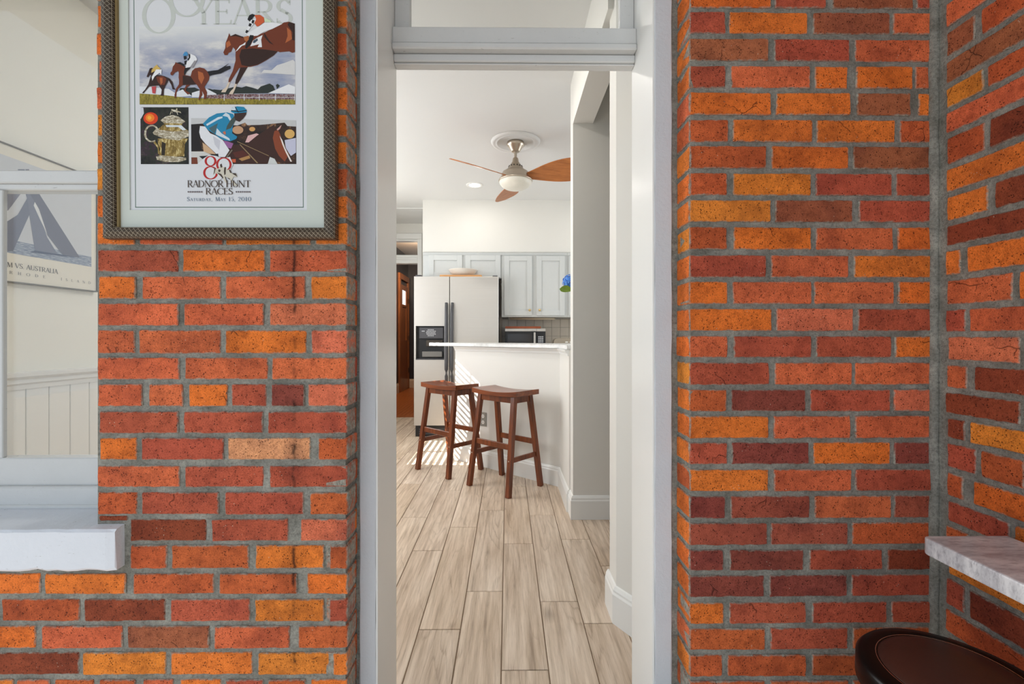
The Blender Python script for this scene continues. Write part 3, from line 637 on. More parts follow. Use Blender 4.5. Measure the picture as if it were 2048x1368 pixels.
# ------------------------------------------------------------------ backsplash, cabinets, appliances
TILE = plain('beige_wall_tile', (214, 202, 186), 0.25, var=0.05, scale=12)
me = bpy.data.meshes.new('tile'); bm = bmesh.new(); bmbox(bm, -0.0525, 0.0525, -0.004, 0.0, -0.0525, 0.0525, bev=0.0015); bm.to_mesh(me); bm.free(); me.materials.append(TILE)
box('backsplash_bed', (-0.10, 1.2, YB - 0.002, YB - 0.0005, 0.915, 1.345), plain('pale_grout', (170, 160, 148), 0.9), wb)
for i in range(11):
    for j in range(4):
        o = bpy.data.objects.new('tile', me); link(o, wb); o.location = (-0.045 + i * 0.1085, YB - 0.002, 1.285 - j * 0.1085)
CAB = plain('cabinet_grey_white', (204, 207, 206), 0.4, var=0.02)
BRASS = plain('brass_knob', (214, 186, 130), 0.3, 0.6)
def cz(py, Y=CF): return at(1000, py, Y).z
def cx(px, Y=CF): return at(px, 600, Y).x
def shaker(parent, x0, x1, z0, z1, knob=None, Y=CF):
    bm = bmesh.new(); w = 0.058; yf, yp = Y - 0.020, Y - 0.009
    for b in ((x0, x0 + w, yf, Y, z0, z1), (x1 - w, x1, yf, Y, z0, z1), (x0 + w, x1 - w, yf, Y, z0, z0 + w), (x0 + w, x1 - w, yf, Y, z1 - w, z1)): bmbox(bm, *b, bev=0.0015)
    bmbox(bm, x0 + w, x1 - w, yp, Y, z0 + w, z1 - w)
    d = frombm('cabinet_door', bm, CAB, parent)
    if knob:
        bm = bmesh.new(); bmlathe(bm, [(0, 0.026), (0.010, 0.025), (0.015, 0.018), (0.012, 0.010), (0.006, 0.004), (0.006, 0)], seg=16)
        bmesh.ops.rotate(bm, verts=bm.verts, matrix=Matrix.Rotation(R(90), 3, 'X')); bmesh.ops.translate(bm, verts=bm.verts, vec=(knob[0], yf, knob[1]))
        frombm('knob', bm, BRASS, d, smooth=True)
ztop = 2.088
def cabinet(label, x0, x1, z0, doors, crown=True):
    e = empty('wall_cabinet', ((x0 + x1) / 2, CF, z0), label, 'cabinet', 'grey white wall cabinets')
    box('body', (x0, x1, CF, YB - 0.012, z0, ztop), CAB, e, 0.001)
    for d in doors: shaker(e, *d)
    wallprof('crown', [(x1, CF), (x0, CF)], [(0, ztop - 0.03), (0.008, ztop - 0.03), (0.022, ztop - 0.004), (0.022, ztop), (0, ztop)], CAB, e)
    return e
zb, zf = cz(634), 1.792
cabinet('short grey white wall cabinet with two doors above the refrigerator', cx(846), cx(1003), zf, [(cx(858), cx(924.5), 1.80, cz(511)), (cx(931), cx(1001), 1.80, cz(511))])
cabinet('tall grey white wall cabinet with two brass knobs above the microwave', cx(1003.2), cx(1134), zb, [(cx(1008.5), cx(1064), cz(631), cz(512), (cx(1059), cz(620.5))), (cx(1073), cx(1129), cz(631), cz(512), (cx(1079), cz(620.5)))])
cabinet('grey white wall cabinet half hidden behind the pillar and blue flower', cx(1134.3), cx(1134.3) + 0.7, zb, [(cx(1138), cx(1138) + 0.32, cz(631), cz(512)), (cx(1138) + 0.34, cx(1138) + 0.66, cz(631), cz(512))])
STEEL, STEELD = brushed('brushed_steel', (214, 210, 204), 0.42), brushed('brushed_nickel', (196, 184, 168), 0.3)
BLK = plain('black_plastic', (30, 30, 32), 0.35); GREYP = plain('charcoal_plastic', (74, 74, 78), 0.4)
ul = empty('under_cabinet_light', (0.2, 5.4, zb), 'slim pale light bar under the tall wall cabinet', 'light')
tube('bar', [(cx(1018), 5.42, zb - 0.014), (cx(1114), 5.42, zb - 0.014)], 0.011, plain('cream_bar', (222, 205, 178), 0.35), ul)
for p in (1018, 1114): box('bracket', (cx(p) - 0.008, cx(p) + 0.008, 5.405, 5.435, zb - 0.022, zb - 0.001), OUTG, ul)

FY = 5.05
fx = lambda p: at(p, 700, FY).x
fz = lambda p: at(900, p, FY).z
fr = empty('refrigerator', (fx(912), 5.4, 0), 'stainless side by side refrigerator with dark handles and black dispenser', 'refrigerator')
FX0, FXM, FX1 = fx(828), fx(899), fx(997)
box('body', (FX0 + 0.005, FX1 - 0.005, FY + 0.075, YB - 0.02, 0.02, fz(553) - 0.012), plain('fridge_side_grey', (120, 116, 110), 0.45), fr, 0.004)
zD = fz(851); zT = fz(553)
dx0, dx1, dz0, dz1 = fx(831.5), fx(888.5), fz(718.5), fz(652)
bm = bmesh.new()
for b in ((FX0, dx0, FY, FY + 0.07, zD, zT), (dx1, FXM - 0.003, FY, FY + 0.07, zD, zT), (dx0, dx1, FY, FY + 0.07, dz1, zT), (dx0, dx1, FY, FY + 0.07, zD, dz0)): bmbox(bm, *b)
bmesh.ops.remove_doubles(bm, verts=bm.verts, dist=1e-5)
fd = frombm('freezer_door', bm, STEEL, fr)
box('refrigerator_door', (FXM + 0.003, FX1, FY, FY + 0.07, zD, zT), STEEL, fr, 0.006)
dp = box('dispenser', (dx0, dx1, FY + 0.055, FY + 0.069, dz0, dz1), BLK, fd)
box('control_panel', (fx(838), fx(886), FY + 0.012, FY + 0.05, fz(677), fz(655)), GREYP, dp, 0.003)
LBL = plain('panel_print_grey', (190, 192, 196), 0.5)
boxes('panel_marks', [(fx(843), fx(849), FY + 0.0105, FY + 0.0118, fz(663), fz(661.5))] + [(fx(852 + i * 3.2 + (j % 2)), fx(854.2 + i * 3.2 + (j % 2)), FY + 0.0105, FY + 0.0118, fz(660.4 + j * 3), fz(658.6 + j * 3)) for i in range(6) for j in range(5) if not (i in (0, 5) and j in (0, 4))], LBL, dp)
box('drip_tray', (fx(844), fx(884), FY + 0.004, FY + 0.05, fz(714), fz(703)), plain('tray_grey', (128, 126, 122), 0.35, 0.4), dp, 0.004)
boxes('paddle', [(fx(851), fx(884), FY + 0.03, FY + 0.05, fz(693), fz(680))], plain('paddle_brown', (66, 58, 50), 0.4), dp, 0.004)
box('dispenser_sill', (dx0, dx1, FY - 0.004, FY + 0.05, dz0 - 0.006, dz0 + 0.006), GREYP, dp, 0.002)
for s, nm in ((-1, 'freezer_handle'), (1, 'refrigerator_handle')):
    xc = FXM + s * 0.030; pts = []
    for i in range(13):
        t = i / 12; z = fz(606) + (fz(765) - fz(606)) * t; e = math.sin(math.pi * min(1, min(t, 1 - t) * 5) / 2)
        pts.append((xc + s * 0.004 * (1 - e), FY - 0.012 - 0.035 * e, z))
    tube(nm, pts, 0.018, GREYP, fr, 10, [0.016 + 0.004 * math.sin(math.pi * i / 12) for i in range(13)])
gr = box('kick_grille', (FX0 + 0.01, FX1 - 0.01, FY + 0.03, FY + 0.075, 0.005, zD - 0.004), BLK, fr, 0.003)
boxes('grille_slot', [(FX0 + 0.05, FX1 - 0.05, FY + 0.026, FY + 0.031, 0.03 + 0.024 * i, 0.042 + 0.024 * i) for i in range(3)], GREYP, gr)
for a_, b_, h_ in ((830, 842, 0.02), (985, 995, 0.014)): box('hinge_cover', (fx(a_), fx(b_), FY + 0.02, FY + 0.12, zT - 0.011, zT + h_), GREYP, fr, 0.003)
CBW = wood('pale_board_wood', (196, 138, 84), (222, 170, 112), 0.45, 0, 16)
box('cutting_board', (fx(878), fx(963), FY + 0.05, FY + 0.35, zT + 0.0005, zT + 0.026), CBW, bev=0.003, label='light wooden cutting board lying on top of the refrigerator', cat='cutting board')
xb = (fx(893) + fx(952)) / 2
bm = bmesh.new(); bmlathe(bm, [(0, 0.004), (0.085, 0.004), (0.09, 0.0), (0.098, 0.0), (0.14, 0.035), (0.163, 0.068), (0.166, 0.074), (0.158, 0.074), (0.13, 0.04), (0.09, 0.014), (0, 0.012)], (xb, FY + 0.2, zT + 0.0265), 40)
frombm('serving_bowl', bm, plain('white_ceramic', (228, 222, 212), 0.3), smooth=True, label='white ceramic bowl on the cutting board atop the refrigerator', cat='bowl')
# utensil on a panel coloured as the shadowed gap between refrigerator and cabinet
box('gap_shade', (FX1 + 0.004, cx(1003) + 0.002, 5.38, YB - 0.01, 0.92, zf - 0.01), plain('gap_shade_tone', (128, 118, 108), 0.5), kind='structure')  # stands in for the shade inside the gap
hu = empty('hanging_scissors', (at(1003, 590, 5.34).x, 5.34, at(1003, 610, 5.34).z), 'black handled kitchen scissors hanging beside the refrigerator', 'scissors')
ux = at(1003, 590, 5.34).x; uz = lambda p: at(1000, p, 5.34).z
tube('hook', [(ux - 0.004, 5.38, uz(567)), (ux - 0.004, 5.345, uz(567)), (ux - 0.004, 5.340, uz(570))], 0.004, STEEL, hu)
tube('blade', [(ux - 0.002, 5.345, uz(568)), (ux + 0.010, 5.345, uz(586)), (ux + 0.020, 5.345, uz(605))], 0.006, STEEL, hu, 6, [0.004, 0.006, 0.003])
tube('handle', [(ux + 0.006, 5.34, uz(586)), (ux - 0.004, 5.34, uz(595)), (ux + 0.004, 5.34, uz(608)), (ux + 0.016, 5.34, uz(600)), (ux + 0.012, 5.34, uz(586))], 0.005, BLK, hu)
# back counter, microwave, toaster
kc = empty('base_cabinet', (0.6, 5.4, 0), 'white base cabinets with grey counter along the kitchen back wall', 'cabinet')
box('body', (FX1 + 0.01, XE - 0.06, 5.12, YB - 0.01, 0.1, 0.875), CAB, kc); box('toe_kick', (FX1 + 0.01, XE - 0.06, 5.2, YB - 0.01, 0, 0.1), BLK, kc)
for i in range(4): shaker(kc, FX1 + 0.02 + i * 0.55, FX1 + 0.55 + i * 0.55, 0.12, 0.86, (FX1 + 0.09 + i * 0.55, 0.8), 5.12)
box('worktop', (FX1 + 0.008, XE - 0.06, 5.09, YB - 0.014, 0.8755, 0.914), MARB, kc, 0.003)
MY = 5.25
mx = lambda p: at(p, 670, MY).x
mz = lambda p: at(1050, p, MY).z
mw = empty('microwave_oven', (mx(1050), MY + 0.15, 0.914), 'stainless and black microwave oven on the back counter', 'microwave')
X0, X1, ZT = mx(1010), mx(1091), mz(657)
box('body', (X0, X1, MY + 0.02, MY + 0.36, 0.922, ZT), STEEL, mw, 0.004)
dr = box('door', (X0, mx(1072), MY, MY + 0.02, 0.925, mz(662.8)), BLK, mw, 0.003)
box('door_window', (mx(1015), mx(1063), MY - 0.002, MY, 0.945, mz(668)), plain('microwave_window', (52, 48, 46), 0.12), dr)
box('door_trim', (X0, mx(1073), MY - 0.003, MY + 0.02, mz(662.7), ZT - 0.002), STEEL, mw, 0.002)
box('door_handle', (mx(1067), mx(1071), MY - 0.022, MY - 0.004, 0.93, mz(664.5)), STEEL, mw, 0.004)
cp = box('control_panel', (mx(1072.3), X1, MY, MY + 0.02, 0.925, mz(662.8)), BLK, mw, 0.002)
box('panel_trim', (mx(1073.3), X1, MY - 0.003, MY + 0.02, mz(662.7), ZT - 0.002), STEEL, mw, 0.002)
boxes('keys', [(mx(1076.5 + i * 3.6), mx(1079.4 + i * 3.6), MY - 0.0015, MY, mz(674.5 + j * 3.4), mz(672.6 + j * 3.4)) for i in range(3) for j in range(6)], LBL, cp)
for a in (X0 + 0.03, X1 - 0.05):
    for b in (MY + 0.05, MY + 0.3): box('foot', (a, a + 0.02, b, b + 0.02, 0.9142, 0.923), BLK, mw)
REDW = wood('red_brown_board_wood', (128, 62, 34), (164, 88, 50), 0.4, 0, 14)
box('cutting_board', (mx(1010.5), mx(1082), MY + 0.02, MY + 0.3, ZT + 0.0003, mz(652.5)), REDW, bev=0.003, label='reddish brown wooden board lying on top of the microwave', cat='cutting board')
ts = empty('toaster', (mx(1130), MY + 0.15, 0.914), 'rounded chrome toaster right of the microwave', 'toaster')
bm = bmesh.new(); tx0, tx1, tz0, tz1 = mx(1108), mx(1108) + 0.30, 0.924, mz(676.5)
prof = []
for cxx, czz, a0 in ((tx1 - 0.05, tz1 - 0.05, 0), (tx0 + 0.05, tz1 - 0.05, 90)):
    for i in range(7): a = R(a0 + i * 15); prof.append((cxx + 0.05 * math.cos(a), czz + 0.05 * math.sin(a)))
prof += [(tx0, tz0), (tx1, tz0)]
fa = [bm.verts.new((x, MY + 0.03, z)) for x, z in prof]; fb = [bm.verts.new((x, MY + 0.21, z)) for x, z in prof]
bm.faces.new(fa); bm.faces.new(fb[::-1])
for i in range(len(prof)): bm.faces.new((fa[i], fb[i], fb[(i + 1) % len(prof)], fa[(i + 1) % len(prof)]))
frombm('shell', bm, STEELD, ts)
box('base', (tx0 + 0.01, tx1 - 0.01, MY + 0.04, MY + 0.2, 0.9142, 0.9245), BLK, ts)
boxes('buttons', [(tx0 + 0.135 + i * 0.05, tx0 + 0.165 + i * 0.05, MY + 0.024, MY + 0.031, tz1 - 0.075 + j * 0.022, tz1 - 0.06 + j * 0.022) for i in range(2) for j in range(2)], OUTW, ts, 0.002)
box('slots', (tx0 + 0.05, tx1 - 0.05, MY + 0.08, MY + 0.11, tz1 - 0.004, tz1 + 0.001), BLK, ts)

# ------------------------------------------------------------------ saddle stools
SW = wood('red_brown_stool_wood', (78, 36, 16), (134, 68, 32), 0.28, 2, 14)
SWS = wood('red_brown_seat_wood', (84, 40, 18), (140, 72, 36), 0.25, 0, 14)
def beam(bm, p, q, w, d, upx=(1, 0, 0)):
    p, q = Vector(p), Vector(q); t = (q - p).normalized(); x = Vector(upx); x = (x - t * x.dot(t)).normalized(); y = t.cross(x)
    a = [bm.verts.new(p + x * sx * w / 2 + y * sy * d / 2) for sx, sy in ((-1, -1), (1, -1), (1, 1), (-1, 1))]
    b = [bm.verts.new(q + x * sx * w / 2 + y * sy * d / 2) for sx, sy in ((-1, -1), (1, -1), (1, 1), (-1, 1))]
    fs = [bm.faces.new(a[::-1]), bm.faces.new(b)] + [bm.faces.new((a[i], a[(i + 1) % 4], b[(i + 1) % 4], b[i])) for i in range(4)]
    bmesh.ops.bevel(bm, geom=list({e for f in fs for e in f.edges}), offset=0.0025, segments=1, affect='EDGES', profile=0.5)
def stool(loc, rz, label):
    e = empty('saddle_stool', loc, label, 'stool', 'wooden saddle stools at the bar'); e.rotation_euler.z = rz; PM[e.name] = Matrix()
    L, W, top, th = 0.225, 0.125, 0.728, 0.036; n, m = 14, 6; bm = bmesh.new(); g = []
    for s in (0, 1):
        rows = []
        for i in range(n + 1):
            u = -1 + 2 * i / n; r = []
            for j in range(m + 1):
                v = -1 + 2 * j / m; dip = 0.016 * (1 - u * u)
                z = top - dip * (1 if s == 0 else 0.55) - 0.002 * (abs(v) == 1 or abs(u) == 1) - (th if s else 0)
                r.append(bm.verts.new((u * L, v * W, z)))
            rows.append(r)
        g.append(rows)
    for s in (0, 1):
        for i in range(n):
            for j in range(m): bm.faces.new((g[s][i][j], g[s][i + 1][j], g[s][i + 1][j + 1], g[s][i][j + 1]))
    for i in range(n):
        for j in (0, m): bm.faces.new((g[0][i][j], g[0][i + 1][j], g[1][i + 1][j], g[1][i][j]))
    for j in range(m):
        for i in (0, n): bm.faces.new((g[0][i][j], g[0][i][j + 1], g[1][i][j + 1], g[1][i][j]))
    frombm('seat', bm, SWS, e)
    tp = lambda sx, sy, z: Vector((sx * (0.198 + (0.168 - 0.198) * z / 0.695), sy * (0.176 + (0.082 - 0.176) * z / 0.695), z))
    for sx in (-1, 1):
        for sy in (-1, 1):
            bm = bmesh.new(); beam(bm, tp(sx, sy, 0), tp(sx, sy, 0.697), 0.036, 0.036); lg = frombm('leg', bm, SW, e)
            p = tp(sx, sy, 0.245)
            bm = bmesh.new(); bmlathe(bm, [(0, 0.002), (0.004, 0.0015), (0.005, 0)], seg=10)
            bmesh.ops.rotate(bm, verts=bm.verts, matrix=Matrix.Rotation(R(90) * sy * -1, 3, 'X')); bmesh.ops.translate(bm, verts=bm.verts, vec=(p.x, p.y + sy * 0.019, p.z))
            frombm('bolt_cap', bm, STEELD, lg, smooth=True)
    for sy in (-1, 1):
        bm = bmesh.new(); beam(bm, tp(-1, sy, 0.335), tp(1, sy, 0.335), 0.040, 0.018, (0, 0, 1)); frombm('stretcher', bm, SW, e)
        bm = bmesh.new(); beam(bm, tp(-1, sy, 0.660), tp(1, sy, 0.660), 0.046, 0.020, (0, 0, 1)); frombm('apron', bm, SW, e)
    for sx in (-1, 1):
        bm = bmesh.new(); beam(bm, tp(sx, -1, 0.245), tp(sx, 1, 0.245), 0.034, 0.018, (0, 0, 1)); frombm('stretcher', bm, SW, e)
        bm = bmesh.new(); beam(bm, tp(sx, -1, 0.660), tp(sx, 1, 0.660), 0.046, 0.020, (0, 0, 1)); frombm('apron', bm, SW, e)
    return e
stool((-0.487, 3.815, 0), R(-42.7), 'sun striped dark wooden saddle stool next to the refrigerator')
stool((-0.020, 3.392, 0), R(-42.9), 'dark wooden saddle stool standing in front of the wall outlet, nearer the door')

# ------------------------------------------------------------------ ceiling fan, recessed light
FC = Vector((at(1031, 284, 3.714).x, 3.714, 0))
cf = empty('ceiling_fan', (FC.x, FC.y, ZC), 'brushed nickel ceiling fan with three wooden blades and white globe', 'fan')
lathe('ceiling_medallion', [(0, 0), (0.0, -0.006), (0.142, -0.006), (0.146, -0.013), (0.158, -0.015), (0.166, -0.009), (0.176, -0.016), (0.192, -0.014), (0.200, -0.004), (0.202, -0.0008), (0, -0.0008)], (FC.x, FC.y, ZC), CEIL, cf, 56)
lathe('canopy', [(0, -0.007), (0.070, -0.007), (0.072, -0.03), (0.060, -0.038), (0.036, -0.078), (0.030, -0.083), (0, -0.083)], (FC.x, FC.y, ZC), STEELD, cf, 36)
lathe('downrod', [(0.012, -0.08), (0.012, -0.14)], (FC.x, FC.y, ZC), STEELD, cf, 16)
mo = lathe('motor_housing', [(0, -0.13), (0.016, -0.13), (0.022, -0.135), (0.028, -0.165), (0.042, -0.185), (0.062, -0.215), (0.066, -0.220), (0.066, -0.226), (0.105, -0.250), (0.112, -0.262), (0.120, -0.292), (0.137, -0.312), (0.140, -0.318), (0.136, -0.323), (0, -0.323)], (FC.x, FC.y, ZC), STEELD, cf, 48)
bm = bmesh.new()
for i in range(14):
    a = 2 * math.pi * i / 14; bmbox(bm, FC.x + 0.0555 * math.cos(a) - 0.004, FC.x + 0.0555 * math.cos(a) + 0.004, FC.y + 0.0555 * math.sin(a) - 0.004, FC.y + 0.0555 * math.sin(a) + 0.004, ZC - 0.208, ZC - 0.200)
frombm('vent_hole', bm, DARK, mo)
gl = []
for i in range(13): a = R(90 * i / 12); gl.append((0.133 * math.cos(a), -0.322 - 0.072 * math.sin(a)))
lathe('globe', [(0, -0.322)] + gl, (FC.x, FC.y, ZC), plain('frosted_globe', (232, 228, 216), 0.35), cf, 48)
BW = wood('honey_blade_wood', (150, 84, 36), (196, 122, 62), 0.4, 0, 16)
for ang in (218, 98, 338):
    bm = bmesh.new(); n = 16; top = []
    for i in range(n + 1):
        t = i / n; r = 0.11 + 0.50 * t
        wl_, wr_ = [0.034 + 0.086 * math.sin(math.pi * min(1, t * 1.15) * 0.62) ** 1.1] * 2
        if t > 0.80: q = math.sqrt(max(0, 1 - ((t - 0.80) / 0.20) ** 2)); wl_ *= max(q, 0.03); wr_ *= max(q, 0.03)
        pit = R(25 - 2 * t)
        for s, w in ((-1, wl_), (1, wr_)): top.append((r, s * w * math.cos(pit), -s * w * math.sin(pit) + 0.004 * t))
    rot = Matrix.Rotation(R(ang), 3, 'Z'); vs = []
    for d in (0, -0.006):
        for p in top: vs.append(bm.verts.new(rot @ Vector((p[0], p[1], p[2] + d)) + Vector((FC.x, FC.y, ZC - 0.288))))
    N2 = 2 * (n + 1)
    for d in (0, N2):
        for i in range(n): bm.faces.new((vs[d + 2 * i], vs[d + 2 * i + 1], vs[d + 2 * i + 3], vs[d + 2 * i + 2]))
    for i in range(n):
        for s in (0, 1): bm.faces.new((vs[2 * i + s], vs[2 * i + 2 + s], vs[N2 + 2 * i + 2 + s], vs[N2 + 2 * i + s]))
    bm.faces.new((vs[0], vs[1], vs[N2 + 1], vs[N2])); bm.faces.new((vs[N2 - 2], vs[N2 - 1], vs[2 * N2 - 1], vs[2 * N2 - 2]))
    frombm('blade', bm, BW, cf)
DISC = emit('lit_downlight_lens', (255, 246, 230), 5.0)
spots = [(at(949, 370, 4.76).x, 4.76, 'lit round recessed ceiling light left of the fan'), (at(949, 370, 4.76).x, 2.5, 'unseen round ceiling light added as fill just inside the door'), (1.2, 4.76, 'unseen round ceiling light added as fill behind the pillar')]  # only the first is visible; the other two are added fill
for x, y, lb in spots:
    e = empty('recessed_light', (x, y, ZC), lb, 'ceiling light', 'recessed ceiling lights')
    bm = bmesh.new(); bmlathe(bm, [(0.060, -0.001), (0.062, -0.006), (0.086, -0.006), (0.090, -0.0008)], (x, y, ZC), 36); frombm('trim_ring', bm, TRIM, e, smooth=True)
    lathe('lens', [(0, -0.003), (0.061, -0.003), (0.061, -0.001)], (x, y, ZC), DISC, e, 32)
    lamp('downlight', 'AREA', 7.5 if y < 3 else 2.2, (x, y, ZC - 0.012), (0, 0, 0), (1.0, 0.95, 0.88), shape='DISK', size=0.12)

# ------------------------------------------------------------------ hydrangea on the bar
VX, VY = 0.530, 3.17
hv = empty('potted_hydrangea', (VX, VY, 1.055), 'blue hydrangea with green leaf peeking out behind the white pillar', 'flower')
lathe('vase', [(0, 0.001), (0.05, 0.001), (0.062, 0.05), (0.060, 0.12), (0.04, 0.20), (0.045, 0.22), (0.040, 0.22), (0.035, 0.20), (0, 0.19)], (VX, VY, 1.0555), plain('white_vase', (230, 230, 228), 0.3), hv, 32)
fc = at(1141, 563, VY); LEAF = plain('leaf_green', (120, 148, 40), 0.5, var=0.25, scale=40)
tube('stem', [(VX, VY, 1.25), (VX + 0.0, VY, 1.36), (fc.x + 0.01, VY, fc.z)], 0.004, LEAF, hv)
bm = bmesh.new()
for i in range(150):
    ph = math.acos(1 - 2 * (i + 0.5) / 150); th = i * 2.39996; rr = 0.052 + rnd.uniform(-0.006, 0.006)
    nrm = Vector((math.sin(ph) * math.cos(th), math.sin(ph) * math.sin(th), math.cos(ph) * 0.85)); c = Vector(fc) + nrm * rr
    u = nrm.orthogonal().normalized(); w = nrm.cross(u)
    for q in range(4):
        a = q * math.pi / 2 + i; d = u * math.cos(a) + w * math.sin(a); e2 = u * math.cos(a + 0.8) + w * math.sin(a + 0.8); e3 = u * math.cos(a - 0.8) + w * math.sin(a - 0.8)
        bm.faces.new([bm.verts.new(v) for v in (c, c + e3 * 0.007 + nrm * 0.002, c + d * 0.011 + nrm * 0.001, c + e2 * 0.007 + nrm * 0.002)])
k = NT('hydrangea_blue'); k.set(0.6); k.base(k.ramp(k.noise(k.coord(), 90, 3), [(0.3, lin((22, 70, 170))), (0.55, lin((70, 140, 226))), (0.75, lin((150, 200, 246)))]))
frombm('petals', bm, k.m, hv, kind='stuff')
for (px, py, qx, qy, w) in ((1119, 578, 1146, 581, 0.026), (1142, 566, 1160, 540, 0.022), (1150, 590, 1180, 600, 0.03)):
    a, b = at(px, py, VY - 0.06), at(qx, qy, VY - 0.03); bm = bmesh.new(); d = b - a; sd = Vector((0.05, -0.5, 0.85)).normalized(); sd = (sd - d.normalized() * sd.dot(d.normalized())).normalized(); up = []; lo = []
    for i in range(9):
        t = i / 8; wd = w * math.sin(math.pi * t ** 0.8) ** 0.8 if 0 < t < 1 else 0.0005
        p = a + d * t + Vector((0, 0, 0.006 * math.sin(math.pi * t))); up.append(bm.verts.new(p + sd * wd)); lo.append(bm.verts.new(p - sd * wd))
    mid = [bm.verts.new(a + d * (i / 8) + Vector((0, -0.004, 0.001))) for i in range(9)]
    for i in range(8): bm.faces.new((up[i], up[i + 1], mid[i + 1], mid[i])); bm.faces.new((mid[i], mid[i + 1], lo[i + 1], lo[i]))
    frombm('leaf', bm, LEAF, hv)

# ------------------------------------------------------------------ lettering: serif glyphs drawn as flat strokes
def gl_line(out, x0, y0, x1, y1, w):
    d = Vector((x1 - x0, y1 - y0)); n = Vector((-d.y, d.x)).normalized() * w / 2
    out.append([(x0 - n.x, y0 - n.y), (x1 - n.x, y1 - n.y), (x1 + n.x, y1 + n.y), (x0 + n.x, y0 + n.y)])
def gl_arc(out, cx, cy, rx, ry, a0, a1, tn, tk, n=18):
    """stroke thick on its flanks and thin at top and bottom"""
    pts = []
    for i in range(n + 1):
        a = R(a0 + (a1 - a0) * i / n); w = tn + (tk - tn) * abs(math.cos(a)) ** 1.3
        c, s = math.cos(a), math.sin(a); pts.append(((cx + (rx + w / 2) * c, cy + (ry + w / 2) * s), (cx + (rx - w / 2) * c, cy + (ry - w / 2) * s)))
    for p, q in zip(pts, pts[1:]): out.append([p[1], q[1], q[0], p[0]])
TK, TN = 0.125, 0.045
def glyph(ch):
    o = []; L = lambda *a: gl_line(o, *a); A = lambda *a: gl_arc(o, *a)
    def serif(x, y, w=0.20): L(x - w / 2, y, x + w / 2, y, 0.035)
    w = 0.7
    if ch == 'R': L(.12, 0, .12, 1, TK); serif(.12, .017); serif(.08, .983, .16); A(.32, .74, .2, .235, -90, 90, TN, TK); L(.12, .98, .34, .98, TN); L(.12, .5, .34, .5, TN); L(.3, .5, .64, .0, TK * .9); serif(.66, .017, .12); w = .70
    elif ch == 'A': L(.07, 0, .36, 1, TN * 1.2); L(.36, 1, .66, 0, TK); L(.17, .36, .54, .36, TN); serif(.07, .017, .18); serif(.66, .017, .2); w = .73
    elif ch == 'D': L(.12, 0, .12, 1, TK); serif(.08, .017, .16); serif(.08, .983, .16); A(.3, .5, .4, .475, -90, 90, TN, TK); L(.12, .978, .31, .978, TN); L(.12, .022, .31, .022, TN); w = .84
    elif ch == 'N': L(.1, 0, .1, 1, TN * 1.2); L(.1, .98, .66, .02, TK); L(.66, 0, .66, 1, TN * 1.2); serif(.1, .017, .17); serif(.06, .983, .15); serif(.66, .983, .17); w = .78
    elif ch in 'O0': rx = .40 if ch == 'O' else .27; A(rx + .07, .5, rx, .475, 0, 360, TN, TK, 32); w = 2 * rx + .16
    elif ch == 'H': L(.12, 0, .12, 1, TK); L(.62, 0, .62, 1, TK); L(.12, .52, .62, .52, TN); [serif(x, y) for x in (.12, .62) for y in (.017, .983)]; w = .76
    elif ch == 'U': L(.12, .3, .12, 1, TK); L(.6, .3, .6, 1, TN * 1.2); A(.36, .3, .24, .275, 180, 360, TN, TK * .9); serif(.12, .983); serif(.6, .983, .17); w = .72
    elif ch == 'T': L(.34, 0, .34, 1, TK); L(.04, .975, .64, .975, TN); L(.05, .97, .05, .84, TN); L(.63, .97, .63, .84, TN); serif(.34, .017, .24); w = .68
    elif ch == 'C': A(.46, .5, .4, .475, 42, 318, TN, TK, 26); L(.77, .98, .77, .72, TN); w = .82
    elif ch == 'E': L(.12, 0, .12, 1, TK); serif(.08, .017, .16); serif(.08, .983, .16); L(.12, .978, .5, .978, TN); L(.12, .52, .42, .52, TN); L(.12, .022, .54, .022, TN); L(.5, .98, .5, .85, TN); L(.54, .02, .56, .18, TN); L(.42, .43, .42, .61, TN); w = .60
    elif ch == 'S': A(.28, .745, .185, .23, 30, 240, TN, TK); A(.28, .25, .21, .225, -150, 80, TN, TK); L(.17, .60, .41, .42, TK); L(.46, .98, .46, .78, TN); L(.06, .02, .06, .24, TN); w = .56
    elif ch == 'M': L(.12, 0, .16, 1, TN * 1.2); L(.16, 1, .45, .02, TK); L(.45, .02, .76, 1, TN); L(.76, 1, .80, 0, TK); serif(.12, .017, .17); serif(.80, .017, .2); w = .93
    elif ch == 'Y': L(.06, 1, .33, .46, TK); L(.33, .46, .6, 1, TN); L(.33, 0, .33, .48, TK); serif(.06, .983); serif(.6, .983, .17); serif(.33, .017, .22); w = .66
    elif ch == 'V': L(.06, 1, .36, 0, TK); L(.36, 0, .66, 1, TN * 1.2); serif(.06, .983); serif(.66, .983, .17); w = .72
    elif ch == 'L': L(.12, 0, .12, 1, TK); serif(.12, .983); serif(.08, .017, .16); L(.12, .022, .54, .022, TN); L(.54, .02, .56, .2, TN); w = .58
    elif ch == 'I': L(.13, 0, .13, 1, TK); serif(.13, .983, .22); serif(.13, .017, .22); w = .26
    elif ch == '8': A(.31, .755, .2, .22, 0, 360, TN, TK * .85, 28); A(.31, .27, .245, .245, 0, 360, TN, TK, 28); w = .62
    elif ch == '1': L(.2, 0, .2, .98, TK); L(.2, .97, .08, .86, TN); serif(.2, .017, .24); w = .42
    elif ch == '5': L(.12, .96, .46, .96, TN * 1.4); L(.13, .97, .10, .55, TN); A(.26, .31, .2, .285, -150, 110, TN, TK); w = .54
    elif ch == '2': A(.27, .7, .19, .275, -20, 170, TN, TK); L(.44, .62, .07, .04, TN * 1.3); L(.07, .035, .5, .035, TN * 1.7); w = .56
    elif ch == ',': L(.09, .12, .05, -.14, .08); w = .2
    elif ch == '.': L(.05, .05, .15, .05, .1); w = .22
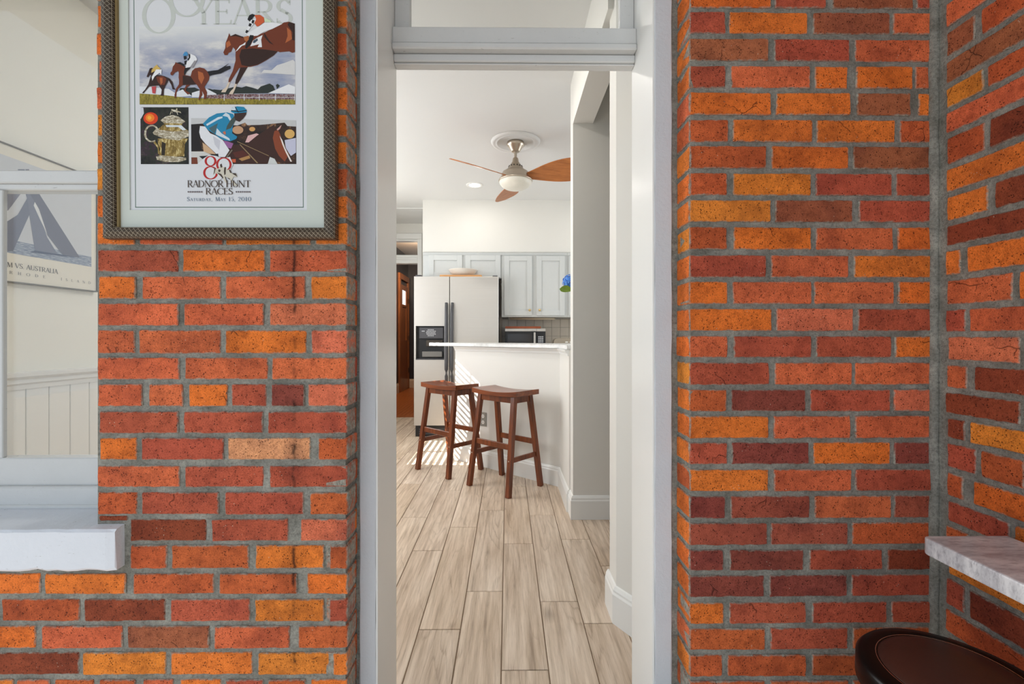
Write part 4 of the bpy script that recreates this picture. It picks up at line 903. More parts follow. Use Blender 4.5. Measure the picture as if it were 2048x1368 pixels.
    else: w = .34
    return o, w
def text_polys(txt, small=0.72, track=0.0):
    """lower-case letters become small capitals"""
    out = []; x = 0.0
    for ch in txt:
        sc = small if ch.islower() else 1.0; g, w = glyph(ch.upper())
        for poly in g: out.append([(x + a * sc, b * sc) for a, b in poly])
        x += w * sc + track
    return out, x - track
class Print:
    """collects flat printed shapes: polygons in photograph pixels laid on a sheet"""
    def __init__(s, fn): s.fn = fn; s.v = []; s.f = []; s.m = []; s.mats = []; s.lv = 0
    def poly(s, pts, mat, lv=None):
        if mat not in s.mats: s.mats.append(mat)
        s.lv += 0.00002; off = s.lv if lv is None else lv
        a = sum(p[0] * q[1] - q[0] * p[1] for p, q in zip(pts, pts[1:] + pts[:1]))
        if a > 0: pts = pts[::-1]
        n = len(s.v); s.v += [s.fn(x, y, off) for x, y in pts]; s.f.append(tuple(range(n, n + len(pts)))); s.m.append(s.mats.index(mat))
    def text(s, txt, x0, y0, x1, h, mat, track=0.0, small=0.72, fit=True):
        ps, w = text_polys(txt, small, track); k = (x1 - x0) / w; lv = s.lv + 0.00002
        for p in ps: s.poly([(x0 + a * k, y0 - b * h) for a, b in p], mat, lv)
        s.lv = lv
    def ring(s, cx, cy, rx, ry, tn, tk, mat):
        o = []; gl_arc(o, cx, cy, rx, ry, 0, 360, tn, tk, 36); lv = s.lv + 0.00002
        for p in o: s.poly(p, mat, lv)
        s.lv = lv
    def disc(s, cx, cy, rx, ry, mat, n=20): s.poly([(cx + rx * math.cos(2 * math.pi * i / n), cy + ry * math.sin(2 * math.pi * i / n)) for i in range(n)], mat)
    def done(s, name, parent, **kw): return mesh(name, s.v, s.f, s.mats, parent, s.m, **kw)
INK = {}
def ink(c):
    if c not in INK: INK[c] = plain('ink_%d_%d_%d' % c, c, 0.55, var=0.05, scale=120, spec=0.3)
    return INK[c]

# ------------------------------------------------------------------ framed race poster on the left pier
PB = FACE - 0.012
pt = empty('framed_poster', (at(434, 475, FACE).x, FACE - 0.02, at(434, 475, FACE).z), 'framed horse race poster with pale green mat on the left brick pier', 'picture')
HATCH = hatch_material(); GOLD = plain('antique_gold_lip', (150, 126, 84), 0.35, 0.6)
FYR = FACE - 0.030
ox0, ox1, oz0, oz1 = at(203, 475, FYR).x, at(669, 475, FYR).x, at(400, 476, FYR).z, at(400, -150, FYR).z
ix0, ix1, iz0, iz1 = at(228, 452, FYR).x, at(645, 452, FYR).x, at(400, 452.5, FYR).z, oz1 - 0.03
def rail(a, b, c, d):
    # a,b outer corners, c,d inner corners (mitred), profile raised in the middle
    bm = bmesh.new(); rows = []
    for o, i in ((a, d), (b, c)):
        o, i = Vector(o), Vector(i)
        rows.append([bm.verts.new((p.x, y, p.y)) for p, y in ((o, FACE - 0.004), (o, FYR + 0.006), (o.lerp(i, .12), FYR), (o.lerp(i, .5), FYR - 0.004), (o.lerp(i, .86), FYR), (i, FYR + 0.010), (i, FACE - 0.004))])
    for k in range(7): bm.faces.new((rows[0][k], rows[1][k], rows[1][(k + 1) % 7], rows[0][(k + 1) % 7]))
    bm.faces.new(rows[0]); bm.faces.new(rows[1][::-1]); fr_ = frombm('frame_rail', bm, HATCH, pt)
    for f in (0.06, 0.90):
        p, q = Vector(a).lerp(Vector(d), f), Vector(b).lerp(Vector(c), f); L = (q - p).length; n = int(L / 0.0028); vs = []; fs = []
        for i in range(n):
            c0 = p.lerp(q, (i + 0.5) / n); s = 0.0009; m = len(vs); y = FYR + 0.0028
            vs += [(c0.x - s, y, c0.y), (c0.x, y, c0.y - s), (c0.x + s, y, c0.y), (c0.x, y, c0.y + s), (c0.x, y - 0.002, c0.y)]
            fs += [(m, m + 1, m + 4), (m + 1, m + 2, m + 4), (m + 2, m + 3, m + 4), (m + 3, m, m + 4)]
        mesh('bead_row', vs, fs, ink((206, 194, 172)), fr_, kind='stuff')
rail((ox0, oz0), (ox1, oz0), (ix1, iz0), (ix0, iz0)); rail((ox1, oz0), (ox1, oz1), (ix1, iz1), (ix1, iz0))
rail((ox1, oz1), (ox0, oz1), (ix0, iz1), (ix1, iz1)); rail((ox0, oz1), (ox0, oz0), (ix0, iz0), (ix0, iz1))
boxes('gold_lip', [(ix0, ix0 + 0.004, FYR + 0.008, FACE - 0.006, iz0, iz1)], GOLD, pt)
MAT = plain('pale_green_mat', (206, 212, 204), 0.8, var=0.02, scale=300, spec=0.2)
SHEETC = plain('poster_paper', (218, 219, 222), 0.6, var=0.01, spec=0.3)
def sheet(px, py, off): p = at(px, py, PB); return (p.x, PB - off, p.z)
mx0, mz0 = at(262, 422, PB).x, at(300, 421, PB).z; mx1 = at(615, 421, PB).x
yb0, yb1 = PB - 0.003, FACE - 0.005
boxes('mat_board', [(ix0, mx0, yb0, yb1, iz0, iz1), (mx1, ix1, yb0, yb1, iz0, iz1), (mx0, mx1, yb0, yb1, iz0, mz0), (mx0, mx1, yb0, yb1, iz1 - 0.06, iz1)], MAT, pt)
box('poster_sheet', (mx0, mx1, PB, FACE - 0.0055, mz0, iz1 - 0.06), SHEETC, pt)
bd = Print(sheet); GN = ink((104, 124, 114))
for b in ((271, -60, 272.6, 415.6), (606, -60, 607.6, 415.6), (271, 413.8, 607.6, 415.6)): bd.poly([(b[0], b[1]), (b[2], b[1]), (b[2], b[3]), (b[0], b[3])], GN, 0.0001)
bd.done('poster_border', pt)
# top lettering behind the leaping horse
tl_ = Print(sheet); GRY = ink((196, 200, 194)); tl_.lv = 0.0003
tl_.ring(321, 35, 29, 34, 2.5, 8.5, GRY); tl_.ring(321, -28, 24, 26, 2.5, 7, GRY); tl_.ring(377, 0, 32, 36, 2.5, 8.5, GRY)
tl_.text('YEARS', 390, 52, 588, 49, GRY, -0.02); tl_.done('heading_lettering', pt)
# photograph 1: the jump
p1 = Print(sheet); zA = lambda q: [(430 + a / 6.84, 20 + b / 6.84) for a, b in q]; zB = lambda q: [(270 + a / 10.24, 90 + b / 10.24) for a, b in q]
SKY = photo_sky()
p1.lv = 0.00015; p1.poly([(282, 56), (592, 56), (592, 211), (282, 211)], SKY)
p1.lv = 0.0006
WHT, TENT = ink((232, 232, 234)), ink((222, 224, 228)); TREE = ink((44, 50, 46)); BAY, BAYD, BAYL = ink((112, 52, 30)), ink((52, 30, 24)), ink((176, 96, 54)); BLKI = ink((28, 26, 30))
CLOUD = ink((214, 212, 210))
p1.poly([(545, 143), (556, 133), (572, 128), (588, 122), (592, 126), (592, 152), (560, 150), (525, 148), (530, 142)], CLOUD)
p1.poly(zA([(300, 1060), (380, 1075), (440, 1055), (520, 1075), (600, 1100), (640, 1060), (760, 1020), (810, 1050), (830, 1100), (900, 1150), (-200, 1160), (0, 1100), (100, 1110)]), TREE)
p1.poly(zA([(845, 1040), (870, 1025), (900, 1050), (860, 1095)]), TREE)
p1.poly(zB([(950, 905), (1250, 890), (1350, 940), (1550, 915), (1700, 960), (1830, 930), (2048, 950), (2048, 1060), (900, 1060)]), TREE)
p1.poly(zA([(740, 1150), (1020, 1030), (1108, 1065), (1108, 1160)]), WHT)
p1.poly(zB([(125, 870), (330, 880), (720, 920), (840, 1000), (1000, 930), (1190, 1060), (850, 1090), (125, 1040)]), TENT); p1.poly(zB([(1190, 1000), (1480, 910), (1690, 1020), (1690, 1090), (1190, 1090)]), TENT)
CROWD = noise_print('printed_crowd', [(0.35, (40, 34, 40)), (0.45, (110, 60, 56)), (0.55, (170, 150, 150)), (0.62, (60, 70, 100)), (0.7, (220, 214, 210))], (1, 1, 1), 330)
GRASS = noise_print('printed_grass', [(0.3, (92, 84, 24)), (0.5, (138, 124, 44)), (0.7, (176, 160, 70))], (1, 1, 0.35), 300)
p1.poly([(415, 192), (470, 190), (592, 190), (592, 202), (415, 202)], CROWD)
p1.poly([(282, 189), (330, 192), (377, 197.5), (470, 200), (592, 201), (592, 210.5), (282, 210.5)], GRASS)
for x in (450, 490, 520, 552, 590): p1.poly([(x, 190), (x + 1, 190), (x + 1, 203), (x, 203)], WHT)
p1.poly([(470, 196.3), (592, 196.3), (592, 197), (470, 197)], WHT)
p1.poly(zA([(213, 338), (232, 380), (300, 350), (330, 375), (400, 385), (420, 400), (480, 400), (700, 330), (800, 280), (900, 235), (960, 195), (1030, 185), (1108, 210), (1108, 595), (1070, 605), (1030, 585), (900, 597), (875, 585), (820, 640), (720, 705), (600, 770), (500, 795), (465, 795), (430, 850), (350, 985), (318, 1030), (290, 1025), (300, 970), (345, 860), (362, 805), (345, 815), (290, 900), (225, 1000), (198, 1005), (205, 960), (260, 850), (285, 760), (300, 710), (298, 640), (300, 590), (290, 555), (265, 530), (240, 590), (205, 605), (190, 635), (150, 635), (133, 600), (160, 540), (165, 470), (190, 410), (205, 370)]), BAY)
p1.poly(zA([(380, 560), (520, 545), (700, 560), (870, 585), (820, 638), (720, 700), (600, 765), (470, 790), (380, 770), (350, 650)]), BAYD)
p1.poly(zA([(430, 850), (460, 800), (362, 805), (345, 860), (300, 970), (290, 1025), (318, 1030), (350, 985)]), BAYD)
p1.poly(zA([(1000, 260), (1055, 310), (1070, 420), (975, 475), (1010, 380)]), BAYL); p1.poly(zA([(170, 470), (215, 440), (240, 500), (180, 540)]), BAYL)
p1.poly(zA([(1030, 190), (1108, 210), (1108, 440), (1068, 430), (1075, 330), (1010, 225)]), BAYD); p1.poly(zA([(225, 385), (300, 352), (410, 392), (400, 405), (310, 380)]), BAYD)
p1.poly(zA([(690, 330), (760, 440), (820, 500), (760, 470), (690, 390)]), BAYD)
for q in ([(198, 1005), (225, 1000), (190, 1090), (160, 1140), (100, 1140), (120, 1105), (165, 1075)], [(290, 1025), (318, 1030), (290, 1100), (260, 1165), (205, 1165), (230, 1125), (265, 1090)]): p1.poly(zA(q), ink((214, 196, 176)))
p1.poly(zA([(670, 365), (600, 400), (540, 440), (500, 520), (620, 490), (600, 530), (660, 530), (655, 470), (650, 430)]), WHT); p1.poly(zA([(545, 440), (600, 410), (605, 440), (560, 475), (535, 470)]), ink((70, 84, 100)))
p1.poly(zA([(300, 590), (360, 510), (400, 490), (440, 460), (430, 500), (390, 510), (320, 580)]), WHT)
p1.poly(zA([(440, 350), (560, 290), (620, 250), (700, 195), (800, 195), (940, 215), (800, 285), (690, 320), (600, 375), (480, 385)]), WHT)
p1.poly(zA([(500, 365), (550, 370), (540, 420), (500, 500), (450, 550), (430, 535), (455, 470)]), BLKI); p1.poly(zA([(415, 390), (485, 375), (480, 430), (450, 460), (420, 430)]), ink((176, 104, 60)))
p1.poly(zA([(560, 95), (640, 95), (690, 130), (695, 190), (620, 245), (590, 250), (560, 200), (585, 150), (570, 120)]), ink((206, 92, 52))); p1.poly(zA([(690, 130), (780, 170), (790, 195), (700, 190)]), ink((206, 222, 190)))
p1.poly(zA([(465, 155), (490, 100), (530, 80), (570, 95), (540, 130), (520, 165), (490, 180)]), BLKI)
p1.poly(zA([(515, 160), (585, 150), (560, 200), (490, 290), (450, 345), (425, 360), (470, 260), (500, 190)]), WHT)
for q in ([(530, 160), (565, 170), (545, 215), (520, 200)], [(490, 205), (525, 215), (510, 255), (478, 245)], [(450, 295), (480, 310), (455, 345), (435, 330)]): p1.poly(zA(q), BLKI)
# second horse
p1.poly(zB([(868, 375), (890, 395), (960, 380), (1040, 420), (1060, 480), (1050, 640), (1170, 665), (1200, 560), (1260, 505), (1360, 487), (1450, 510), (1510, 570), (1560, 640), (1540, 740), (1450, 880), (1490, 960), (1505, 1000), (1480, 1130), (1435, 1135), (1440, 1050), (1400, 960), (1410, 1040), (1350, 1140), (1325, 1140), (1350, 1030), (1355, 930), (1290, 830), (1160, 840), (1090, 900), (1070, 960), (1160, 1010), (1110, 1040), (1030, 960), (1050, 900), (1080, 840), (1000, 850), (910, 920), (880, 1000), (870, 1110), (850, 1110), (838, 1050), (870, 920), (930, 830), (935, 760), (925, 690), (930, 600), (920, 560), (850, 590), (800, 650), (765, 640), (758, 600), (790, 560), (810, 470), (850, 420)]), BAY)
p1.poly(zB([(1010, 650), (1170, 670), (1250, 790), (1290, 830), (1160, 840), (1010, 840)]), BAYD); p1.poly(zB([(1320, 560), (1420, 600), (1450, 700), (1390, 830), (1330, 720)]), BAYL); p1.poly(zB([(880, 395), (960, 380), (1045, 425), (1050, 480), (970, 430)]), BLKI)
p1.poly(zB([(1510, 570), (1640, 550), (1730, 540), (1850, 470), (1960, 400), (1880, 470), (1980, 455), (1985, 510), (1940, 530), (1780, 610), (1620, 640), (1555, 660)]), BLKI)
p1.poly(zB([(1130, 220), (1180, 215), (1270, 255), (1305, 320), (1290, 360), (1220, 490), (1160, 480), (1070, 500), (1090, 380), (1120, 350)]), WHT); p1.poly(zB([(1250, 350), (1300, 350), (1220, 495), (1160, 480)]), ink((150, 146, 150)))
p1.poly(zB([(1130, 220), (1168, 220), (1168, 290), (1130, 355), (1105, 330), (1135, 290)]), BLKI); p1.poly(zB([(1030, 260), (1080, 260), (1095, 300), (1040, 335)]), BLKI); p1.poly(zB([(1045, 360), (1100, 345), (1085, 430), (1050, 430)]), BLKI)
p1.poly(zB([(1055, 500), (1180, 490), (1090, 570), (1045, 660), (1035, 590)]), BLKI); p1.poly(zB([(1015, 240), (1050, 180), (1090, 168), (1122, 210), (1112, 250), (1040, 255)]), ink((70, 140, 190)))
# third horse
p1.poly(zB([(285, 650), (275, 680), (305, 685), (340, 640), (370, 640), (330, 760), (310, 830), (240, 940), (178, 1005), (210, 1012), (280, 930), (330, 870), (520, 850), (580, 940), (570, 1020), (550, 1060), (620, 1060), (625, 940), (650, 870), (700, 790), (720, 740), (780, 850), (800, 930), (870, 940), (830, 900), (800, 780), (740, 710), (650, 670), (560, 645), (450, 640), (430, 520), (380, 495), (340, 510), (310, 590)]), BAYD)
p1.poly(zB([(470, 680), (600, 660), (680, 720), (640, 840), (560, 850), (500, 780)]), BAY); p1.poly(zB([(540, 700), (600, 700), (600, 800), (560, 840)]), BAYL)
p1.poly(zB([(380, 540), (440, 470), (490, 430), (510, 470), (565, 515), (430, 570), (370, 600)]), ink((206, 172, 92))); p1.poly(zB([(470, 530), (585, 530), (575, 640), (540, 600), (440, 670), (390, 760), (380, 680)]), WHT)
p1.poly(zB([(375, 880), (470, 870), (450, 1020), (390, 1010)]), ink((190, 70, 74)))
ph1 = p1.done('photograph', pt)
# photograph 2: the trophy
p2 = Print(sheet); p2.lv = 0.0003; zC = lambda q: [(270 + a / 10.13, 205 + b / 10.13) for a, b in q]
DKG = noise_print('printed_dark_garden', [(0.35, (22, 20, 22)), (0.52, (44, 46, 34)), (0.6, (58, 36, 52)), (0.75, (84, 90, 60))], (1, 1, 1), 45)
GLD = noise_print('printed_gold', [(0.3, (72, 56, 22)), (0.5, (150, 124, 62)), (0.66, (226, 208, 150))], (3, 1, 1), 70); SLV = noise_print('printed_silver_gilt', [(0.3, (92, 78, 56)), (0.5, (176, 164, 138)), (0.68, (240, 236, 222))], (1, 1, 2), 160)
p2.poly([(283, 216), (379, 216), (379, 329), (283, 329)], DKG); p2.poly([(283, 216), (289, 217), (290, 228), (284, 239), (283, 239)], ink((206, 208, 216)))
p2.disc(303.5, 238, 14.5, 12, ink((216, 62, 22))); p2.disc(302, 237, 9, 8, ink((240, 128, 34)), 12); p2.disc(301, 237, 4, 4, ink((246, 176, 60)), 10)
p2.poly(zC([(480, 740), (1100, 740), (1025, 850), (1015, 1100), (500, 1110), (530, 950), (480, 850)]), GLD); p2.poly(zC([(560, 800), (640, 840), (620, 1080), (550, 1080)]), ink((44, 34, 20)))
p2.poly(zC([(440, 1100), (520, 1080), (900, 1110), (1050, 1130), (1050, 1170), (900, 1215), (640, 1215), (460, 1170)]), SLV)
p2.poly(zC([(380, 620), (440, 550), (1105, 580), (1105, 700), (900, 780), (600, 740), (400, 660)]), SLV); p2.poly(zC([(480, 560), (600, 460), (960, 475), (1090, 580), (800, 600)]), GLD); p2.poly(zC([(640, 470), (960, 475), (1060, 570), (980, 575), (900, 510), (660, 510)]), ink((214, 222, 228)))
p2.poly(zC([(535, 375), (640, 300), (780, 265), (900, 300), (1040, 400), (960, 450), (620, 440)]), SLV); p2.poly(zC([(600, 430), (980, 440), (970, 475), (620, 465)]), GLD)
arc_ = []
gl_arc(arc_, 306, 268.5, 13.5, 16, 150 - 0, 360, 2.5, 4.0, 20); gl_arc(arc_, 306, 268.5, 13.5, 16, 60, 180, 2.5, 4.0, 14)
for q in arc_: p2.poly(q, SLV, p2.lv + 0.00002)
p2.poly(zC([(400, 830), (430, 800), (500, 900), (530, 1060), (490, 1060), (480, 930)]), GLD)
for q in ([(730, 270), (745, 265), (770, 200), (755, 195)], [(765, 150), (900, 185), (950, 205), (960, 240), (930, 220), (850, 215), (770, 190)], [(870, 130), (890, 150), (870, 190), (850, 180)], [(880, 210), (900, 270), (890, 272), (868, 215)], [(780, 190), (795, 235), (780, 235)]): p2.poly(zC(q), SLV)
p2.done('photograph', pt)
# photograph 3: jockey and horse
p3 = Print(sheet); p3.lv = 0.0003; zD_ = lambda q: [(375 + a / 8.904, 205 + b / 8.904) for a, b in q]
BLUR = noise_print('printed_blurred_crowd', [(0.38, (30, 24, 22)), (0.56, (62, 42, 32)), (0.66, (158, 116, 82)), (0.78, (196, 160, 120))], (1, 1, 1), 26)
p3.poly(zD_([(80, 290), (1945, 330), (1945, 1102), (800, 1102), (560, 1060), (250, 1102), (80, 1102)]), BLUR)
p3.poly(zD_([(80, 290), (1945, 330), (1945, 440), (1790, 430), (1740, 370), (1300, 410), (1080, 415), (1040, 370), (900, 420), (400, 380), (80, 400)]), ink((196, 196, 196)))
p3.poly(zD_([(80, 410), (240, 400), (230, 700), (280, 860), (80, 870)]), ink((30, 24, 24))); p3.poly(zD_([(80, 880), (300, 880), (440, 940), (560, 1000), (300, 1040), (200, 1100), (80, 980)]), ink((206, 204, 200)))
p3.poly(zD_([(280, 720), (420, 830), (520, 930), (400, 920), (300, 880)]), ink((206, 170, 134))); p3.poly(zD_([(85, 985), (185, 985), (195, 1102), (85, 1102)]), ink((116, 56, 34)))
p3.disc(*zD_([(910, 500)])[0], 11, 8, ink((196, 152, 116))); p3.disc(*zD_([(1165, 485)])[0], 6, 4.5, ink((214, 160, 96))); p3.disc(*zD_([(1830, 570)])[0], 10, 9, ink((216, 172, 100)))
p3.poly(zD_([(1740, 680), (1940, 640), (1940, 900), (1850, 960), (1760, 820)]), ink((196, 196, 216))); p3.poly(zD_([(1040, 720), (1090, 600), (1240, 560), (1290, 580), (1200, 660), (1120, 720)]), ink((222, 178, 176)))
p3.poly(zD_([(1420, 1102), (1470, 975), (1560, 1010), (1610, 1102)]), ink((206, 208, 206)))
HB = ink((62, 36, 28))
p3.poly(zD_([(640, 1100), (720, 900), (830, 760), (1040, 770), (1250, 600), (1500, 440), (1560, 400), (1570, 480), (1600, 490), (1690, 410), (1705, 460), (1650, 560), (1720, 720), (1790, 880), (1870, 1060), (1840, 1085), (1750, 1085), (1600, 1060), (1560, 960), (1480, 970), (1440, 1100)]), HB)
p3.poly(zD_([(1560, 520), (1620, 500), (1660, 570), (1740, 860), (1800, 960), (1740, 1060), (1640, 960), (1570, 830), (1530, 640)]), ink((136, 66, 38))); p3.poly(zD_([(1650, 600), (1700, 680), (1750, 820), (1820, 960), (1870, 1060), (1840, 1060), (1760, 900), (1700, 760)]), ink((236, 224, 216)))
p3.poly(zD_([(1600, 490), (1690, 410), (1660, 480), (1620, 510)]), ink((206, 160, 150))); p3.poly(zD_([(820, 900), (1000, 860), (1120, 960), (980, 1000), (860, 980)]), ink((86, 40, 30)))
p3.poly(zD_([(920, 1010), (1110, 950), (1130, 1000), (980, 1050)]), ink((176, 132, 80))); p3.poly(zD_([(770, 1020), (870, 1015), (870, 1075), (780, 1075)]), ink((206, 96, 62)))
p3.poly(zD_([(640, 690), (720, 700), (830, 740), (790, 830), (740, 820)]), ink((150, 96, 150)))
p3.poly(zD_([(240, 430), (330, 440), (420, 560), (520, 600), (640, 680), (760, 860), (680, 980), (580, 980), (480, 880), (330, 740), (250, 640), (225, 540)]), ink((226, 226, 230))); p3.poly(zD_([(470, 610), (600, 690), (580, 860), (500, 760)]), ink((200, 200, 208)))
BL1, BL2 = ink((34, 132, 172)), ink((206, 218, 226))
p3.poly(zD_([(290, 390), (400, 280), (540, 210), (720, 190), (830, 220), (870, 330), (820, 440), (810, 560), (900, 620), (880, 660), (780, 700), (700, 690), (560, 620), (510, 580), (380, 500)]), BL1)
p3.poly(zD_([(350, 400), (560, 275), (640, 262), (640, 290), (560, 320), (365, 430)]), BL2); p3.poly(zD_([(700, 195), (760, 230), (800, 320), (780, 350), (730, 270), (640, 250)]), BL2); p3.poly(zD_([(400, 470), (560, 380), (500, 570), (440, 520)]), ink((74, 98, 104)))
p3.poly(zD_([(520, 580), (540, 470), (620, 560), (760, 650), (770, 690), (640, 640)]), BL2); p3.poly(zD_([(560, 600), (700, 660), (760, 690), (680, 690), (560, 625)]), BL1); p3.poly(zD_([(780, 330), (850, 260), (870, 340), (790, 470), (700, 500), (720, 430)]), ink((66, 80, 76)))
p3.poly(zD_([(640, 540), (690, 520), (700, 580), (670, 580)]), ink((196, 110, 76)))
p3.poly(zD_([(850, 210), (1065, 185), (1060, 230), (1010, 300), (940, 358), (870, 330), (850, 270)]), ink((60, 40, 34)))
p3.poly(zD_([(790, 180), (810, 110), (900, 85), (1020, 95), (1070, 150), (1070, 190), (850, 210)]), BL1); p3.poly(zD_([(800, 120), (860, 92), (880, 150), (800, 160)]), BL2); p3.poly(zD_([(795, 150), (930, 170), (1070, 150), (1070, 165), (930, 186), (795, 165)]), BLKI); p3.poly(zD_([(860, 92), (875, 92), (930, 190), (915, 195)]), BLKI)
p3.poly(zD_([(220, 965), (330, 960), (560, 920), (570, 1000), (300, 1030)]), BLKI); p3.poly(zD_([(800, 690), (900, 680), (930, 730), (830, 720)]), BLKI); p3.poly(zD_([(700, 980), (800, 850), (820, 860), (720, 990)]), ink((120, 110, 96)))
for q in ([(900, 700), (1460, 955), (1460, 966), (900, 712)], [(940, 760), (955, 755), (1270, 1085), (1245, 1090)]): p3.poly(zD_(q), ink((150, 124, 90)))
p3.done('photograph', pt)
# lower emblem and lettering
le = Print(sheet); le.lv = 0.0016; zE = lambda q: [(360 + a / 11.4, 300 + b / 11.4) for a, b in q]; RED = ink((178, 36, 34)); HAL = ink((218, 219, 222))
le.poly([(409, 318), (420, 311), (434, 313), (447, 318), (462, 315), (468, 330), (460, 345), (440, 362), (420, 362), (405, 350), (407, 335), (397, 329)], HAL)
le.ring(360 + 718 / 11.4, 300 + 268 / 11.4, 9.6, 9.4, 1.6, 4.6, RED); le.ring(360 + 718 / 11.4, 300 + 532 / 11.4, 12.6, 12.2, 1.8, 4.6, RED); le.ring(360 + 1020 / 11.4, 300 + 345 / 11.4, 13.4, 13.2, 1.8, 4.4, RED)
le.poly(zE([(800, 400), (830, 450), (900, 430), (960, 330), (1000, 400), (1060, 400), (1100, 470), (1160, 440), (1200, 540), (1300, 540), (1320, 630), (1240, 620), (1200, 690), (1330, 800), (1260, 830), (1150, 680), (1040, 610), (1100, 760), (1060, 760), (990, 640), (900, 580), (840, 540), (780, 580)]), ink((206, 200, 184)))
SKT = ink((70, 58, 50))
for q in ([(800, 400), (830, 450), (810, 530), (780, 580), (800, 480)], [(930, 350), (970, 320), (990, 400), (950, 420)], [(860, 520), (960, 560), (1010, 640), (990, 660), (930, 590)], [(1030, 410), (1070, 400), (1060, 560), (1030, 590), (1020, 500)], [(1130, 450), (1170, 470), (1200, 540), (1160, 530)], [(1200, 540), (1290, 540), (1320, 620), (1290, 600), (1240, 570)], [(1100, 640), (1150, 660), (1170, 690), (1120, 670)], [(900, 450), (950, 470), (930, 520), (890, 500)], [(1200, 690), (1215, 690), (1320, 800), (1305, 805)], [(1040, 620), (1055, 620), (1095, 750), (1080, 755)]): le.poly(zE(q), SKT)
BRN = ink((70, 54, 44)); BLU = ink((66, 92, 118))
le.text('RADNOR', 376.5, 375.3, 448.5, 13.6, BRN, -0.03); le.text('HUNT', 453.5, 375.3, 503, 13.6, BRN, -0.03); le.text('RACES', 412.8, 389.8, 467.3, 12.8, BRN, -0.02)
le.text('Saturday, May 15, 2010', 375.5, 402.8, 504, 8.0, BLU, 0.10, 0.7)
for i in range(8):
    for x0 in (378.2, 474.2):
        x = x0 + i * 3.84; y = 384.5; le.poly([(x - 1.5, y), (x, y - 2), (x + 1.5, y), (x, y + 2)], ink((64, 40, 44)), 0.0019)
le.done('emblem_lettering', pt)
pt.rotation_euler.x = R(0.6)

# ------------------------------------------------------------------ yacht poster on the kitchen's left wall
XPO = XW + 0.016
yp = empty('yacht_poster', (XW, 1.88, 1.33), 'framed sailing yacht poster seen through the left window', 'picture')
def wallsheet(px, py, off): p = atX(px, py, XPO); return (XPO + off, p.y, p.z)
YP0, YP1, ZP0, ZP1 = 1.45, 2.247, 1.330, 1.876
STF = plain('thin_pewter_frame', (120, 116, 108), 0.35, 0.6); CRM = plain('cream_poster_paper', (232, 226, 212), 0.6, var=0.02)
for b in ((YP0, YP1, ZP0 - 0.006, ZP0), (YP0, YP1, ZP1, ZP1 + 0.006)): box('frame_rail', (XW + 0.001, XPO + 0.006, b[0] - 0.006, b[1] + 0.006, b[2], b[3]), STF, yp, 0.001)
for a in (YP0 - 0.006, YP1): box('frame_rail', (XW + 0.001, XPO + 0.006, a, a + 0.006, ZP0, ZP1), STF, yp, 0.001)
box('poster_sheet', (XW + 0.002, XPO, YP0, YP1, ZP0, ZP1), CRM, yp)
FOG = plain('printed_fog', (206, 208, 212), 0.6, var=0.03); SEA = noise_print('printed_sea', [(0.35, (112, 124, 148)), (0.55, (164, 172, 186)), (0.7, (214, 218, 222))], (1, 0.5, 4), 70)
IY1, IZ0, IZ1 = 2.222, 1.444, 1.832
def wq(name, polys, m, lv):
    vs, fs = [], []
    for q in polys:
        n = len(vs); vs += [(XPO + lv, y, z) for y, z in q]; fs.append(tuple(range(n, n + len(q))))
    bm = bmesh.new()
    for f in fs:
        fc_ = bm.faces.new([bm.verts.new(vs[i]) for i in f]); fc_.normal_update()
        if fc_.normal.x < 0: fc_.normal_flip()
    me = bpy.data.meshes.new(name); bm.to_mesh(me); bm.free(); me.materials.append(m); return link(bpy.data.objects.new(name, me), yp, kind='stuff' if 'lettering' in name else None)
def pw(q): return [(p.y, p.z) for p in (atX(a / 4.276, 280 + b / 4.276, XPO) for a, b in q)]
ph = wq('photograph', [[(YP0 + 0.03, IZ0), (IY1, IZ0), (IY1, IZ1), (YP0 + 0.03, IZ1)]], FOG, 0.0004)
wq('printed_sea', [[(YP0 + 0.03, IZ0), (IY1, IZ0), (IY1, 1.492), (YP0 + 0.03, 1.505)]], SEA, 0.0006)
wq('printed_sail', [pw([(240, 440), (215, 250), (245, 250), (320, 440), (680, 1005), (540, 990), (400, 810), (295, 530)])], ink((120, 122, 136)), 0.0012)
wq('printed_sail', [pw([(225, 440), (240, 430), (300, 520), (400, 830), (490, 975), (300, 960), (250, 650)])], ink((132, 136, 152)), 0.0010)
wq('printed_sail', [pw([(150, 250), (210, 250), (240, 440), (250, 640), (110, 950), (-150, 960), (-100, 760), (70, 690), (150, 640), (230, 500)])], ink((124, 128, 144)), 0.0008)
wq('printed_sail', [pw([(-200, 440), (190, 440), (70, 600), (-200, 760)])], ink((134, 134, 146)), 0.0009)
wq('printed_sail', [pw([(295, 530), (330, 590), (405, 815), (340, 680), (285, 560)])], ink((226, 227, 228)), 0.0014)
wq('printed_hull', [pw([(250, 960), (300, 945), (680, 1005), (540, 995)])], ink((96, 104, 126)), 0.0015)
tps, w_ = text_polys('M VS. AUSTRALIA', 0.72, 0.0); k0 = (2.058 - 1.850) / w_
wq('title_lettering', [[(1.850 + a * k0, 1.387 + b * 0.0195) for a, b in q] for q in tps], ink((96, 96, 98)), 0.0008)
for word, ya, yb in (('RHODE', 1.860, 2.003), ('ISLAND', 2.072, 2.219)):
    tps, w_ = text_polys(word, 0.72, 1.2); k0 = (yb - ya) / w_
    wq('subtitle_lettering', [[(ya + a * k0 * 1.0, 1.360 + b * 0.012) for a, b in q] for q in tps], ink((132, 132, 132)), 0.0008)

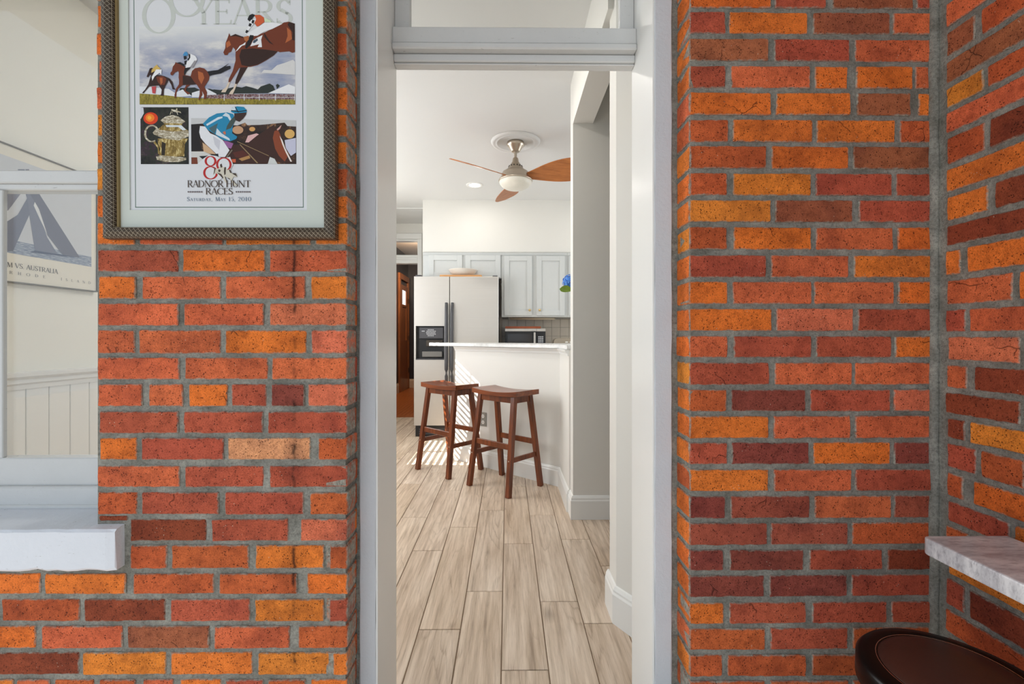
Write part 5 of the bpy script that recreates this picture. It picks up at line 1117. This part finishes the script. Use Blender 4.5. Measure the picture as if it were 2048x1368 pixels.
# ------------------------------------------------------------------ marble ledge and round stool in the porch corner
LX, LY, LZ = at(1842, 1074, 0.957).x, 0.957, 0.681
lg_ = empty('marble_ledge', (1.0, 0.3, LZ - 0.04), 'white veined marble ledge jutting from the right brick wall', 'shelf')
MLED = marble_material('veined_marble', (226, 226, 228), (196, 196, 200), (130, 128, 136), (2.0, 7, 3))
cpts = [(XSIDE - 0.012, LY), (LX + 0.012, LY), (LX + 0.004, LY - 0.003), (LX, LY - 0.012), (LX, -0.7), (XSIDE - 0.012, -0.7)]
prism('slab', cpts, LZ - 0.036, LZ, MLED, lg_, 0.004)
box('wall_strip', (XSIDE - 0.0115, XSIDE - 0.001, -0.7, 0.90, LZ - 0.03, LZ + 0.006), BLK, lg_)
box('bracket', (LX + 0.06, XSIDE - 0.001, 0.20, 0.23, LZ - 0.16, LZ - 0.037), BLK, lg_, 0.003)
LEA = plain('brown_leather', (74, 44, 36), 0.32, var=0.12, scale=60, bump=0.15); GLB = plain('gloss_black', (8, 8, 8), 0.3, spec=0.25); CHR = plain('chrome_line', (210, 208, 204), 0.15, 1.0)
SX, SY, SZ = 0.863, 0.867, 0.45
rs = empty('round_stool', (SX, SY, 0), 'black rimmed round stool with brown leather seat below the marble ledge', 'stool')
lathe('rim', [(0.118, 0), (0.130, 0.001), (0.148, -0.002), (0.155, -0.010), (0.156, -0.05), (0.148, -0.062), (0.05, -0.066), (0, -0.066)], (SX, SY, SZ), GLB, rs, 64)
lathe('cushion', [(0, 0.012), (0.06, 0.011), (0.10, 0.007), (0.116, 0.002), (0.1205, -0.003), (0.1205, -0.01)], (SX, SY, SZ), LEA, rs, 64)
lathe('trim_line', [(0.1205, 0.0), (0.1215, 0.0010), (0.1225, 0.0)], (SX, SY, SZ), CHR, rs, 64)
lathe('post', [(0.026, -0.06), (0.026, -0.30), (0.034, -0.31), (0.034, -0.43)], (SX, SY, SZ), GLB, rs, 24)
lathe('base', [(0, 0.03), (0.04, 0.03), (0.10, 0.018), (0.145, 0.012), (0.15, 0.0), (0, 0.0)], (SX, SY, 0), GLB, rs, 48)

# ------------------------------------------------------------------ porch shell behind the camera
box('floor_porch', (-9, 4, -9, FACE + 0.16, -0.06, -0.0005), CONCRETE, kind='structure')
box('ceiling_sun_block', (-2.9, 1.4, -1.1, FACE + 0.02, 3.0, 3.1), plain('porch_ceiling', (214, 210, 200), 0.7), kind='structure')  # unseen ceiling, its extent shaped to block sun yet admit sky
